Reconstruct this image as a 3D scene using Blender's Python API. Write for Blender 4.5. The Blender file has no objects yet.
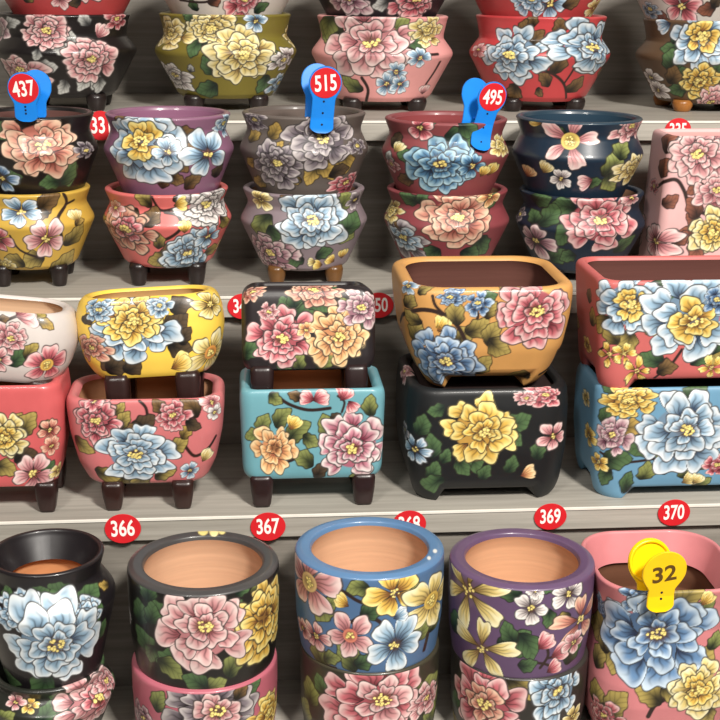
import bpy, math, random
import numpy as np
from mathutils import Vector, Matrix

scene = bpy.context.scene
COL = scene.collection
PI = math.pi

# ------------------------------------------------------------------ camera
F_PX = 1310.0
H_CAM = 1.46
PITCH, YAW, ROLL = math.radians(16.6), math.radians(5.1), 0.0102
fw = np.array([math.sin(YAW)*math.cos(PITCH), math.cos(YAW)*math.cos(PITCH), -math.sin(PITCH)])
r0 = np.array([math.cos(YAW), -math.sin(YAW), 0.0])
u0 = np.cross(r0, fw)
rt = r0*math.cos(ROLL) + u0*math.sin(ROLL)
up = np.cross(rt, fw)
CAM = np.array([0.0, 0.0, H_CAM])
cd = bpy.data.cameras.new('camera')
cam = bpy.data.objects.new('camera', cd)
COL.objects.link(cam)
M = Matrix(((rt[0], up[0], -fw[0], 0), (rt[1], up[1], -fw[1], 0), (rt[2], up[2], -fw[2], H_CAM), (0, 0, 0, 1)))
cam.matrix_world = M
cd.sensor_width = 36.0
cd.lens = 36.0*F_PX/720.0
cd.clip_start = 0.05
scene.camera = cam

def at(px, py, Y):
    """the point of the plane y = Y seen at a pixel"""
    d = fw + rt*((px-360)/F_PX) + up*((360-py)/F_PX)
    return CAM + d*(Y/d[1])

def proj(P):
    q = P - CAM
    z = q @ fw
    return 360 + F_PX*(q @ rt)/z, 360 - F_PX*(q @ up)/z, z

def zdepth(px, py, Y):
    return float((at(px, py, Y)-CAM) @ fw)

# ------------------------------------------------------------------ colours
def lin(c):
    c = np.asarray(c, float)/255.0
    return np.where(c <= 0.04045, c/12.92, ((c+0.055)/1.055)**2.4)

def L4(c):
    a = lin(c)
    return (float(a[0]), float(a[1]), float(a[2]), 1.0)

# flower palettes: heart, middle, edge
PAL = {
 'RP': ((112, 24, 40), (205, 92, 104), (248, 208, 204)),
 'PK': ((140, 66, 74), (216, 146, 148), (246, 220, 214)),
 'SM': ((132, 46, 36), (216, 136, 112), (244, 208, 176)),
 'PC': ((160, 78, 36), (232, 168, 98), (252, 224, 168)),
 'BL': ((26, 42, 74), (92, 136, 182), (210, 228, 242)),
 'LB': ((48, 70, 98), (146, 182, 208), (240, 246, 248)),
 'DB': ((16, 40, 70), (66, 124, 164), (178, 218, 232)),
 'YE': ((134, 82, 10), (232, 184, 44), (254, 238, 146)),
 'CR': ((136, 104, 44), (228, 202, 112), (250, 242, 196)),
 'GR': ((46, 36, 46), (128, 116, 124), (206, 196, 194)),
 'WH': ((112, 96, 98), (218, 208, 204), (250, 248, 242)),
 'CW': ((128, 28, 60), (206, 128, 146), (255, 246, 240)),
 'LI': ((96, 42, 66), (188, 138, 150), (242, 222, 218)),
}
# leaf palettes: stem end, tip
LEAF = {
 'G': ((34, 44, 26), (138, 146, 74)),
 'O': ((44, 38, 22), (176, 154, 70)),
 'D': ((18, 38, 28), (78, 110, 64)),
 'K': ((24, 20, 18), (84, 66, 44)),
 'W': ((60, 60, 60), (196, 196, 190)),
 'R': ((52, 28, 20), (140, 78, 54)),
 'B': ((36, 28, 16), (124, 92, 48)),
 'Y': ((70, 56, 24), (186, 152, 60)),
}
INK = lin((26, 20, 22))
STAMEN = lin((250, 226, 120))

def smooth(a, b, x):
    t = np.clip((x-a)/(b-a), 0, 1)
    return t*t*(3-2*t)

class Canvas:
    """paint on the grid of a pot's outer wall; lengths are given in the millimetre-sized units of the brush"""
    def __init__(self, s, v, rr, P, base, front, seed):
        self.s, self.v, self.rr, self.P = s, v, rr, P       # (cols) (rows) (rows) (rows, cols, 3)
        self.c = np.empty(P.shape, float)
        self.c[:] = lin(base)
        self.px, self.py, self.pz = proj(P)
        self.front = front                                   # (rows, cols) bool
        self.rng = random.Random(seed)
    def find(self, x, y):
        d = (self.px-x)**2 + (self.py-y)**2
        d = np.where(self.front, d, 1e9)
        i, j = np.unravel_index(np.argmin(d), d.shape)
        return int(i), int(j)
    def scale(self, i, j):
        i0, i1 = max(i-2, 0), min(i+2, len(self.v)-1)
        j0, j1 = max(j-2, 0), min(j+2, len(self.s)-1)
        ku = math.hypot(self.px[i, j1]-self.px[i, j0], self.py[i, j1]-self.py[i, j0])/((self.s[j1]-self.s[j0])*self.rr[i])
        kv = math.hypot(self.px[i1, j]-self.px[i0, j], self.py[i1, j]-self.py[i0, j])/(self.v[i1]-self.v[i0])
        k = F_PX/self.pz[i, j]
        return max(ku, 0.6*k), max(kv, 0.6*k)
    def window(self, i, j, reach, ku, kv):
        du = reach/ku
        dv = reach/kv
        ra, rb = np.searchsorted(self.v, [self.v[i]-dv, self.v[i]+dv])
        rmin = max(self.rr[ra:max(rb, ra+1)].min(), 0.3)
        ca, cb = np.searchsorted(self.s, [self.s[j]-du/rmin, self.s[j]+du/rmin])
        if rb-ra < 1 or cb-ca < 1:
            return None
        X = (self.s[None, ca:cb]-self.s[j])*self.rr[ra:rb, None]*ku
        Y = -(self.v[ra:rb, None]-self.v[i])*kv + 0*X
        return slice(ra, rb), slice(ca, cb), X, Y
    def put(self, sl, a, col):
        w = self.c[sl]
        w += (col-w)*a[..., None]

def petal(cv, sl, X, Y, bx, by, th, L, pm, pal, rng, ink=1.25, ruf=0.105, veins=True, shade=1.0):
    x, y = X-bx, Y-by
    c, s = math.cos(th), math.sin(th)
    a, b = x*c+y*s, -x*s+y*c
    q = np.hypot(a, b)
    ph = np.arctan2(b, a)
    fn = np.abs(ph)/pm
    ins = fn < 1
    k1, k2 = rng.uniform(2.6, 4.2), rng.uniform(5.5, 8.5)
    p1, p2 = rng.uniform(0, 6), rng.uniform(0, 6)
    f = 1 + ruf*np.cos(k1*ph/pm*1.5+p1) + ruf*0.5*np.cos(k2*ph/pm*1.3+p2)
    Re = L*np.sqrt(np.clip(1-np.clip(fn, 0, 1)**3.2, 0, 1))*f
    d = np.minimum(Re-q, q*np.clip(pm-np.abs(ph), 0, 2)+0.15)
    al = np.where(ins, np.clip(d+0.5, 0, 1), 0)
    if al.max() <= 0:
        return
    t = np.clip(q/np.maximum(Re, 1e-6), 0, 1)
    h, m, e = (lin(z) for z in pal)
    kv = rng.uniform(-0.08, 0.08)
    w1 = smooth(0.16, 0.68+kv, t)[..., None]
    w2 = smooth(0.54+kv, 1.03, t + 0.07*np.sin(ph*9/pm+p1))[..., None]
    col = h*(1-w1) + m*w1
    col = col*(1-w2) + e*w2
    if veins:
        nv = 7.5/pm
        st = (0.5+0.5*np.cos(ph*nv*2+1.5*np.sin(q*0.35+p2)))**4
        col = col*(1-(0.62*st*(1-smooth(0.45, 0.98, t)))[..., None])
    col = col*shade
    ow = np.clip((ink-d)*1.1, 0, 1)*0.93
    col = col*(1-ow[..., None]) + INK*ow[..., None]
    cv.put(sl, al, col)

def dots(cv, sl, X, Y, cx, cy, rad, n, rng, size=1.5, col=None, sq=0.75):
    col = STAMEN if col is None else lin(col)
    dk = np.exp(-(((X-cx)/(rad*1.25))**2+((Y-cy)/(rad*1.25*sq))**2)**2)*0.68
    cv.put(sl, dk, lin((92, 56, 20)))
    for k in range(n):
        r = rad*math.sqrt(rng.random())
        t = rng.uniform(0, 2*PI)
        d = np.hypot(X-cx-r*math.cos(t), Y-cy-sq*r*math.sin(t))
        sz = size*rng.uniform(0.75, 1.15)
        cv.put(sl, np.clip((sz+0.6-d)/0.7, 0, 1)*0.75, INK)
        cv.put(sl, np.clip((sz-d)/0.7+0.3, 0, 1), col*rng.uniform(0.85, 1.1))

def peony(cv, i, j, r, pal, opt=None, ku=None, kv=None):
    """a full peony: three whorls of ruffled petals round a cluster of stamens"""
    opt = opt or {}
    rng = random.Random(cv.rng.random())
    if ku is None:
        ku, kv = cv.scale(i, j)
    w = cv.window(i, j, r*1.35, ku, kv)
    if w is None:
        return
    ra, ca, X, Y = w
    sl = (ra, ca)
    sq = opt.get('sq', 0.9)
    Y = Y/sq
    X = X*1.0
    p0 = PAL[pal] if isinstance(pal, str) else pal
    p1 = PAL[opt['in']] if 'in' in opt else p0
    ox, oy = opt.get('off', (rng.uniform(-.1, .1), rng.uniform(-.14, .04)))
    rings = ((rng.choice((7, 8)), .44, .58, .98, 0), (rng.choice((6, 7)), .27, .52, .98, .5), (5, .14, .40, 1.0, .8), (4, .05, .28, 1.05, 1.0))
    if r < 24:
        rings = ((6, .42, .62, 1.0, 0), (5, .20, .52, 1.0, .6), (4, .06, .34, 1.05, 1.0))
    if r < 16:
        rings = ((6, .36, .66, .95, 0), (4, .08, .42, 1.1, 1.0))
    under = np.clip((r*.62-np.hypot(X, Y))/2, 0, 1)
    cv.put(sl, under, lin(p0[0])*.6+lin(p0[1])*.4)
    for k, (n, ri, Lk, pm, s) in enumerate(rings):
        a0 = rng.uniform(0, 2*PI)
        order = list(range(n))
        rng.shuffle(order)
        pp = p0 if (k < 2 and 'in' in opt) or 'in' not in opt else p1
        if 'in' in opt and r < 24 and k >= 1:
            pp = p1
        for m in order:
            th = a0+2*PI*(m+rng.uniform(-.2, .2))/n
            LL = r*Lk*rng.uniform(.86, 1.14)
            b = r*ri*rng.uniform(.8, 1.1)
            cx, cy = ox*r*s, oy*r*s
            petal(cv, sl, X, Y, cx+b*math.cos(th), cy+b*math.sin(th), th+rng.uniform(-.25, .25), LL, pm*rng.uniform(.85, 1.15), pp, rng,
                  ink=opt.get('ink', 2.0 if r > 24 else (1.5 if r > 15 else 1.1)), shade=rng.uniform(.80, 1.03))
    dots(cv, sl, X, Y, ox*r, oy*r, r*.17, int(opt.get('n', 9+r*.22)), rng, size=max(1.1, min(1.7, r*.055)))

def blossom(cv, i, j, r, pal, opt=None, ku=None, kv=None):
    """a small open flower with one whorl of petals"""
    opt = opt or {}
    rng = random.Random(cv.rng.random())
    if ku is None:
        ku, kv = cv.scale(i, j)
    w = cv.window(i, j, r*1.3, ku, kv)
    if w is None:
        return
    ra, ca, X, Y = w
    sl = (ra, ca)
    Y = Y/opt.get('sq', 0.95)
    n = opt.get('n', 5)
    pm = opt.get('pm', PI/n*1.12)
    a0 = opt.get('a', rng.uniform(0, 2*PI))
    p0 = PAL[pal]
    for m in range(n):
        th = a0+2*PI*(m+rng.uniform(-.08, .08))/n
        petal(cv, sl, X, Y, r*.04*math.cos(th), r*.04*math.sin(th), th, r*rng.uniform(.92, 1.08), pm, p0, rng, ink=1.8 if r > 12 else 1.2, ruf=.06, veins=r > 8)
    cc = opt.get('heart')
    if cc:
        d = np.hypot(X, Y)
        cv.put(sl, np.clip(r*.3-d+.5, 0, 1), lin(cc)*0.9)
    dots(cv, sl, X, Y, 0, 0, r*.17, int(4+r*.25), rng, size=max(.8, min(1.35, r*.065)), sq=1)

def leaf(cv, i, j, ln, ang, pal, wide=.36, ku=None, kv=None):
    """(i, j) is the middle of the leaf; ang in degrees, 0 = tip to the right, 90 = tip up"""
    rng = random.Random(cv.rng.random())
    if ku is None:
        ku, kv = cv.scale(i, j)
    w = cv.window(i, j, ln*.7, ku, kv)
    if w is None:
        return
    ra, ca, X, Y = w
    sl = (ra, ca)
    c, s = math.cos(math.radians(ang)), -math.sin(math.radians(ang))
    a, b = (X*c+Y*s)/ln+.5, (-X*s+Y*c)/ln
    b = b - .10*np.sin(a*PI)*rng.choice((-1, 1))
    ac = np.clip(a, 0, 1)
    hw = wide*np.sin(PI*ac**.85)**.8*(1+.10*np.cos(ac*17+rng.uniform(0, 6))) + 1e-6
    d = np.minimum(hw-np.abs(b), np.minimum(a, 1-a)*.8)*ln
    al = np.where((a > 0) & (a < 1), np.clip(d+.5, 0, 1), 0)
    k, t = (lin(z) for z in LEAF[pal])
    g = smooth(.18, .95, ac+.35*np.abs(b)/wide)[..., None]
    col = k*(1-g)+t*g
    vein = np.clip(1-np.abs(b)*ln/1.0, 0, 1)*.6*(1-ac)
    side = (.5+.5*np.cos((ac*1.0-np.abs(b)*1.3)*26))**6*.35
    col = col*(1-np.maximum(vein, side)[..., None])
    ow = np.clip((1.6-d)*1.1, 0, 1)*.9
    col = col*(1-ow[..., None])+INK*ow[..., None]
    cv.put(sl, al, col)

def bud(cv, i, j, r, ang, pal, ku=None, kv=None):
    rng = random.Random(cv.rng.random())
    if ku is None:
        ku, kv = cv.scale(i, j)
    w = cv.window(i, j, r*1.8, ku, kv)
    if w is None:
        return
    ra, ca, X, Y = w
    th = -math.radians(ang)
    for dth in (-.35, .35, 0):
        petal(cv, (ra, ca), X, Y, -r*.8*math.cos(th), -r*.8*math.sin(th), th+dth, r*1.75, .5, PAL[pal], rng, ink=1.1, ruf=.04)

def stem(cv, pts, wd, col=(44, 26, 22)):
    ij = [cv.find(x, y) for x, y in pts]
    i, j = ij[len(ij)//2]
    ku, kv = cv.scale(i, j)
    R = cv.rr.max()
    uv = [(cv.s[b]*R*ku, cv.v[a]*kv) for a, b in ij]
    # soften the line into a curve
    q = []
    for k in range(len(uv)-1):
        p0 = uv[max(k-1, 0)]; p1 = uv[k]; p2 = uv[k+1]; p3 = uv[min(k+2, len(uv)-1)]
        for t in np.linspace(0, 1, 6)[:-1]:
            q.append(tuple(.5*((2*p1[z])+(-p0[z]+p2[z])*t+(2*p0[z]-5*p1[z]+4*p2[z]-p3[z])*t*t+(-p0[z]+3*p1[z]-3*p2[z]+p3[z])*t**3) for z in (0, 1)))
    q.append(uv[-1])
    us = [a for a, b in q]; vs = [b for a, b in q]
    ca, cb = np.searchsorted(cv.s*R*ku, [min(us)-6, max(us)+6])
    ra, rb = np.searchsorted(cv.v*kv, [min(vs)-6, max(vs)+6])
    if cb <= ca or rb <= ra:
        return
    X = (cv.s*R*ku)[None, ca:cb]+np.zeros((rb-ra, 1))
    Y = (cv.v*kv)[ra:rb, None]+0*X
    D = np.full(X.shape, 1e9)
    for (ax, ay), (bx, by) in zip(q[:-1], q[1:]):
        dx, dy = bx-ax, by-ay
        t = np.clip(((X-ax)*dx+(Y-ay)*dy)/(dx*dx+dy*dy+1e-9), 0, 1)
        D = np.minimum(D, np.hypot(X-ax-t*dx, Y-ay-t*dy))
    cv.put((slice(ra, rb), slice(ca, cb)), np.clip(wd-D+.5, 0, 1), lin(col))

def paint(cv, items):
    pal = next((it[5] for it in items if it[0] == 'L'), None)
    for it in items:                                         # leaves that peep out from under the big peonies
        if it[0] == 'P' and it[3] >= 24 and pal:
            for k in range(2):
                t = cv.rng.uniform(0, 2*PI)
                i, j = cv.find(it[1]+it[3]*.98*math.cos(t), it[2]-it[3]*.85*math.sin(t))
                leaf(cv, i, j, it[3]*.72, math.degrees(t)+cv.rng.uniform(-30, 30), pal)
    for it in items:
        k = it[0]
        if k == 'S':
            stem(cv, it[1], it[2], *(it[3:]))
            continue
        i, j = cv.find(it[1], it[2])
        if k == 'P':
            peony(cv, i, j, it[3]*1.08, it[4], it[5] if len(it) > 5 else None)
        elif k == 'F':
            blossom(cv, i, j, it[3], it[4], it[5] if len(it) > 5 else None)
        elif k == 'L':
            leaf(cv, i, j, it[3]*1.18, it[4], it[5], *(it[6:]))
        elif k == 'B':
            bud(cv, i, j, it[3], it[4], it[5])

def paint_back(cv, items, S):
    """the painting goes on round the pot: the same kinds of flowers on the far side"""
    fl = [it for it in items if it[0] in 'PF']
    lv = [it for it in items if it[0] == 'L'] or [('L', 0, 0, 20, 0, 'G')]
    if not fl:
        return
    rng = cv.rng
    k = F_PX/float(cv.pz.mean())
    nv = len(cv.v)
    for n in range(4):
        sgn = -1 if n % 2 else 1
        pos = sgn*S*(0.36 if n < 2 else 0.46)
        j = int(np.clip(np.searchsorted(cv.s, pos), 0, len(cv.s)-1))
        i = int(nv*rng.uniform(.3, .62))
        it = lv[rng.randrange(len(lv))]
        for q in range(2):
            jj = int(np.clip(j+rng.randint(-14, 14), 0, len(cv.s)-1))
            leaf(cv, int(np.clip(i+rng.randint(-30, 30), 0, nv-1)), jj, it[3], rng.uniform(0, 360), it[5], .36, k, k)
        it = fl[rng.randrange(len(fl))]
        (peony if it[0] == 'P' else blossom)(cv, i, j, min(it[3], 30), it[4], it[5] if len(it) > 5 else None, k, k)

# ------------------------------------------------------------------ materials
def mat(name):
    m = bpy.data.materials.new(name)
    m.use_nodes = True
    nt = m.node_tree
    b = nt.nodes['Principled BSDF']
    return m, nt, b

def glaze(name, rough, coat):
    m, nt, b = mat(name)
    a = nt.nodes.new('ShaderNodeAttribute'); a.attribute_name = 'paint'
    tc = nt.nodes.new('ShaderNodeTexCoord')
    n = nt.nodes.new('ShaderNodeTexNoise'); n.inputs['Scale'].default_value = 38; n.inputs['Detail'].default_value = 5
    nt.links.new(tc.outputs['Object'], n.inputs['Vector'])
    r = nt.nodes.new('ShaderNodeMapRange'); r.inputs['To Min'].default_value = .86; r.inputs['To Max'].default_value = 1.12
    nt.links.new(n.outputs['Fac'], r.inputs['Value'])
    mx = nt.nodes.new('ShaderNodeVectorMath'); mx.operation = 'SCALE'
    nt.links.new(a.outputs['Color'], mx.inputs[0]); nt.links.new(r.outputs['Result'], mx.inputs['Scale'])
    hs = nt.nodes.new('ShaderNodeHueSaturation'); hs.inputs['Saturation'].default_value = .91
    nt.links.new(mx.outputs['Vector'], hs.inputs['Color'])
    nt.links.new(hs.outputs['Color'], b.inputs['Base Color'])
    r2 = nt.nodes.new('ShaderNodeMapRange'); r2.inputs['To Min'].default_value = rough-.08; r2.inputs['To Max'].default_value = rough+.1
    nt.links.new(n.outputs['Fac'], r2.inputs['Value']); nt.links.new(r2.outputs['Result'], b.inputs['Roughness'])
    b.inputs['Coat Weight'].default_value = coat
    b.inputs['Coat Roughness'].default_value = .12
    bp = nt.nodes.new('ShaderNodeBump'); bp.inputs['Strength'].default_value = .08; bp.inputs['Distance'].default_value = .002
    nt.links.new(n.outputs['Fac'], bp.inputs['Height']); nt.links.new(bp.outputs['Normal'], b.inputs['Normal'])
    return m
GLOSS = glaze('glossy_glaze', .38, .22)
SATIN = glaze('satin_glaze', .50, .07)

def plain(name, col, rough=.6, noise=.12, scale=60, spec=.5, metal=0):
    m, nt, b = mat(name)
    tc = nt.nodes.new('ShaderNodeTexCoord')
    n = nt.nodes.new('ShaderNodeTexNoise'); n.inputs['Scale'].default_value = scale; n.inputs['Detail'].default_value = 6
    nt.links.new(tc.outputs['Object'], n.inputs['Vector'])
    c = nt.nodes.new('ShaderNodeValToRGB')
    k = lin(col)
    c.color_ramp.elements[0].position = .3; c.color_ramp.elements[1].position = .7
    c.color_ramp.elements[0].color = (*[float(x*(1-noise)) for x in k], 1)
    c.color_ramp.elements[1].color = (*[float(min(1, x*(1+noise))) for x in k], 1)
    nt.links.new(n.outputs['Fac'], c.inputs['Fac']); nt.links.new(c.outputs['Color'], b.inputs['Base Color'])
    b.inputs['Roughness'].default_value = rough
    b.inputs['Specular IOR Level'].default_value = spec
    return m

def wood(name, c0, c1, rough=.5):
    m, nt, b = mat(name)
    tc = nt.nodes.new('ShaderNodeTexCoord')
    mp = nt.nodes.new('ShaderNodeMapping'); mp.inputs['Scale'].default_value = (2.2, 60, 60)
    nt.links.new(tc.outputs['Object'], mp.inputs['Vector'])
    n = nt.nodes.new('ShaderNodeTexNoise'); n.inputs['Scale'].default_value = 2.2; n.inputs['Detail'].default_value = 9; n.inputs['Roughness'].default_value = .65
    nt.links.new(mp.outputs['Vector'], n.inputs['Vector'])
    m2 = nt.nodes.new('ShaderNodeMapping'); m2.inputs['Scale'].default_value = (.8, 9, 9)
    nt.links.new(tc.outputs['Object'], m2.inputs['Vector'])
    n2 = nt.nodes.new('ShaderNodeTexNoise'); n2.inputs['Scale'].default_value = 2.0; n2.inputs['Detail'].default_value = 4; n2.inputs['Distortion'].default_value = .6
    nt.links.new(m2.outputs['Vector'], n2.inputs['Vector'])
    ad = nt.nodes.new('ShaderNodeMath'); ad.operation = 'MULTIPLY_ADD'; ad.inputs[1].default_value = .6; 
    nt.links.new(n.outputs['Fac'], ad.inputs[0])
    sc = nt.nodes.new('ShaderNodeMath'); sc.operation = 'MULTIPLY'; sc.inputs[1].default_value = .4
    nt.links.new(n2.outputs['Fac'], sc.inputs[0]); nt.links.new(sc.outputs[0], ad.inputs[2])
    c = nt.nodes.new('ShaderNodeValToRGB')
    c.color_ramp.elements[0].position = .33; c.color_ramp.elements[1].position = .66
    c.color_ramp.elements[0].color = L4(c0); c.color_ramp.elements[1].color = L4(c1)
    nt.links.new(ad.outputs[0], c.inputs['Fac']); nt.links.new(c.outputs['Color'], b.inputs['Base Color'])
    b.inputs['Roughness'].default_value = rough
    bp = nt.nodes.new('ShaderNodeBump'); bp.inputs['Strength'].default_value = .15; bp.inputs['Distance'].default_value = .001
    nt.links.new(n.outputs['Fac'], bp.inputs['Height']); nt.links.new(bp.outputs['Normal'], b.inputs['Normal'])
    return m

_clay = {}
def clay(col, rough=.85):
    if col not in _clay:
        m, nt, b = mat('bare_clay')
        tc = nt.nodes.new('ShaderNodeTexCoord')
        mp = nt.nodes.new('ShaderNodeMapping'); mp.inputs['Scale'].default_value = (6, 6, 130)
        nt.links.new(tc.outputs['Object'], mp.inputs['Vector'])
        n = nt.nodes.new('ShaderNodeTexNoise'); n.inputs['Scale'].default_value = 1.6; n.inputs['Detail'].default_value = 7
        nt.links.new(mp.outputs['Vector'], n.inputs['Vector'])
        c = nt.nodes.new('ShaderNodeValToRGB'); k = lin(col)
        c.color_ramp.elements[0].position = .3; c.color_ramp.elements[1].position = .72
        c.color_ramp.elements[0].color = (*[float(x*.93) for x in k], 1); c.color_ramp.elements[1].color = (*[float(min(1, x*1.05)) for x in k], 1)
        nt.links.new(n.outputs['Fac'], c.inputs['Fac']); nt.links.new(c.outputs['Color'], b.inputs['Base Color'])
        b.inputs['Roughness'].default_value = rough; b.inputs['Specular IOR Level'].default_value = .25
        bp = nt.nodes.new('ShaderNodeBump'); bp.inputs['Strength'].default_value = .25; bp.inputs['Distance'].default_value = .001
        nt.links.new(n.outputs['Fac'], bp.inputs['Height']); nt.links.new(bp.outputs['Normal'], b.inputs['Normal'])
        _clay[col] = m
    return _clay[col]

_legs = {}
def legmat(col):
    if col not in _legs:
        _legs[col] = plain('leg_glaze', col, .32, .25, 45)
    return _legs[col]

# ------------------------------------------------------------------ mesh helpers
def link(name, me, m=None, parent=None):
    o = bpy.data.objects.new(name, me)
    COL.objects.link(o)
    if m is not None:
        me.materials.append(m)
    if parent is not None:
        o.parent = parent
    return o

def tag(o, label=None, cat=None, group=None, kind=None):
    if label: o['label'] = label
    if cat: o['category'] = cat
    if group: o['group'] = group
    if kind: o['kind'] = kind
    return o

def empty(name, loc, rz=0):
    o = bpy.data.objects.new(name, None)
    o.empty_display_size = .03
    o.location = loc
    o.rotation_euler = (0, 0, rz)
    COL.objects.link(o)
    return o

def grid_mesh(name, P, closed=True, cap0=None, cap1=None):
    """P (rows, cols, 3) -> quads, closed round the columns; cap0/cap1: a centre point that closes the first/last row"""
    nr, nc = P.shape[:2]
    idx = np.arange(nr*nc).reshape(nr, nc)
    a = idx[:-1]; b = idx[1:]
    q = np.stack([a, np.roll(a, -1, 1), np.roll(b, -1, 1), b], -1).reshape(-1, 4)
    V = P.reshape(-1, 3)
    extra = []; tris = []
    for cp, row, flip in ((cap0, idx[0], True), (cap1, idx[-1], False)):
        if cp is not None:
            c = len(V)+len(extra)
            extra.append(cp)
            nx = np.roll(row, -1)
            tris.append(np.stack([nx, row, np.full(nc, c)] if flip else [row, nx, np.full(nc, c)], -1))
    if extra:
        V = np.concatenate([V, np.array(extra)])
    T = np.concatenate(tris) if tris else np.zeros((0, 3), int)
    me = bpy.data.meshes.new(name)
    me.vertices.add(len(V)); me.vertices.foreach_set('co', V.astype(np.float32).ravel())
    me.loops.add(len(q)*4+len(T)*3)
    me.loops.foreach_set('vertex_index', np.concatenate([q.ravel(), T.ravel()]).astype(np.int32))
    me.polygons.add(len(q)+len(T))
    me.polygons.foreach_set('loop_start', np.concatenate([np.arange(len(q))*4, len(q)*4+np.arange(len(T))*3]).astype(np.int32))
    me.update(calc_edges=True)
    me.polygons.foreach_set('use_smooth', np.ones(len(me.polygons), bool))
    me.update()
    return me

def box_mesh(name, x0, x1, y0, y1, z0, z1, bev=0.0):
    import bmesh
    bm = bmesh.new()
    vs = [bm.verts.new((x, y, z)) for x in (x0, x1) for y in (y0, y1) for z in (z0, z1)]
    for f in ((0, 1, 3, 2), (4, 6, 7, 5), (0, 4, 5, 1), (2, 3, 7, 6), (0, 2, 6, 4), (1, 5, 7, 3)):
        bm.faces.new([vs[k] for k in f])
    bmesh.ops.recalc_face_normals(bm, faces=bm.faces)
    if bev:
        bmesh.ops.bevel(bm, geom=bm.edges[:], offset=bev, segments=2, affect='EDGES', profile=.5)
    me = bpy.data.meshes.new(name)
    bm.to_mesh(me); bm.free()
    return me

def section(a, b, corner, n, bias=.25):
    """outline of a rounded rectangle (or an ellipse when corner is None): half-width a, half-depth b, seam at the back, front (-y) in the middle"""
    if corner is None:
        t = np.linspace(0, 2*PI, 4001)
        x, y = a*np.sin(t), b*np.cos(t)
    else:
        c = min(corner, a*.999, b*.999)
        pts = [(0, b)]
        for cx, cy, a0 in ((a-c, b-c, PI/2), (a-c, -(b-c), 0), (-(a-c), -(b-c), -PI/2), (-(a-c), b-c, -PI)):
            for k in range(61):
                t = a0-PI/2*k/60
                pts.append((cx+c*math.cos(t), cy+c*math.sin(t)))
        pts.append((0, b))
        p = np.array(pts); x, y = p[:, 0], p[:, 1]
    L = np.concatenate([[0], np.cumsum(np.hypot(np.diff(x), np.diff(y)))])
    S = L[-1]
    w = np.linspace(-1, 1, n, endpoint=False)+1.0/n
    s = S/2*(w*(1-bias)+bias*w**3)
    # x grows to +x first; reverse so that s grows to the right as seen from the front
    xx = np.interp(S/2-s, L, x); yy = np.interp(S/2-s, L, y)
    return s, xx, yy, S

def resample(prof, n, soft):
    p = np.array(prof, float)
    L = np.concatenate([[0], np.cumsum(np.hypot(np.diff(p[:, 0]), np.diff(p[:, 1])))])
    t = np.linspace(0, L[-1], n)
    r, z = np.interp(t, L, p[:, 0]), np.interp(t, L, p[:, 1])
    k = max(1, int(soft*n/L[-1]))
    if k > 1:
        ker = np.hanning(2*k+1); ker /= ker.sum()
        def sm(v):
            e = np.concatenate([2*v[0]-v[k:0:-1], v, 2*v[-1]-v[-2:-k-2:-1]])
            return np.convolve(e, ker, 'valid')
        r, z = sm(r), sm(z)
    v = np.concatenate([[0], np.cumsum(np.hypot(np.diff(r), np.diff(z)))])
    return r, z, v

def leg_mesh(h, rt_, rb_, square=False):
    rows = []
    for r, z in ((rt_*.9, h+.004), (rt_, h*.96), (rt_*.96, h*.6), (rb_*1.0, h*.12), (rb_*.86, 0)):
        s, x, y, S = section(r, r, r*.45 if square else None, 24, 0)
        rows.append(np.stack([x, y, np.full(24, z)], -1))
    P = np.array(rows[::-1])
    return grid_mesh('leg', P, cap0=(0, 0, 0), cap1=(0, 0, h+.004))

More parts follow.
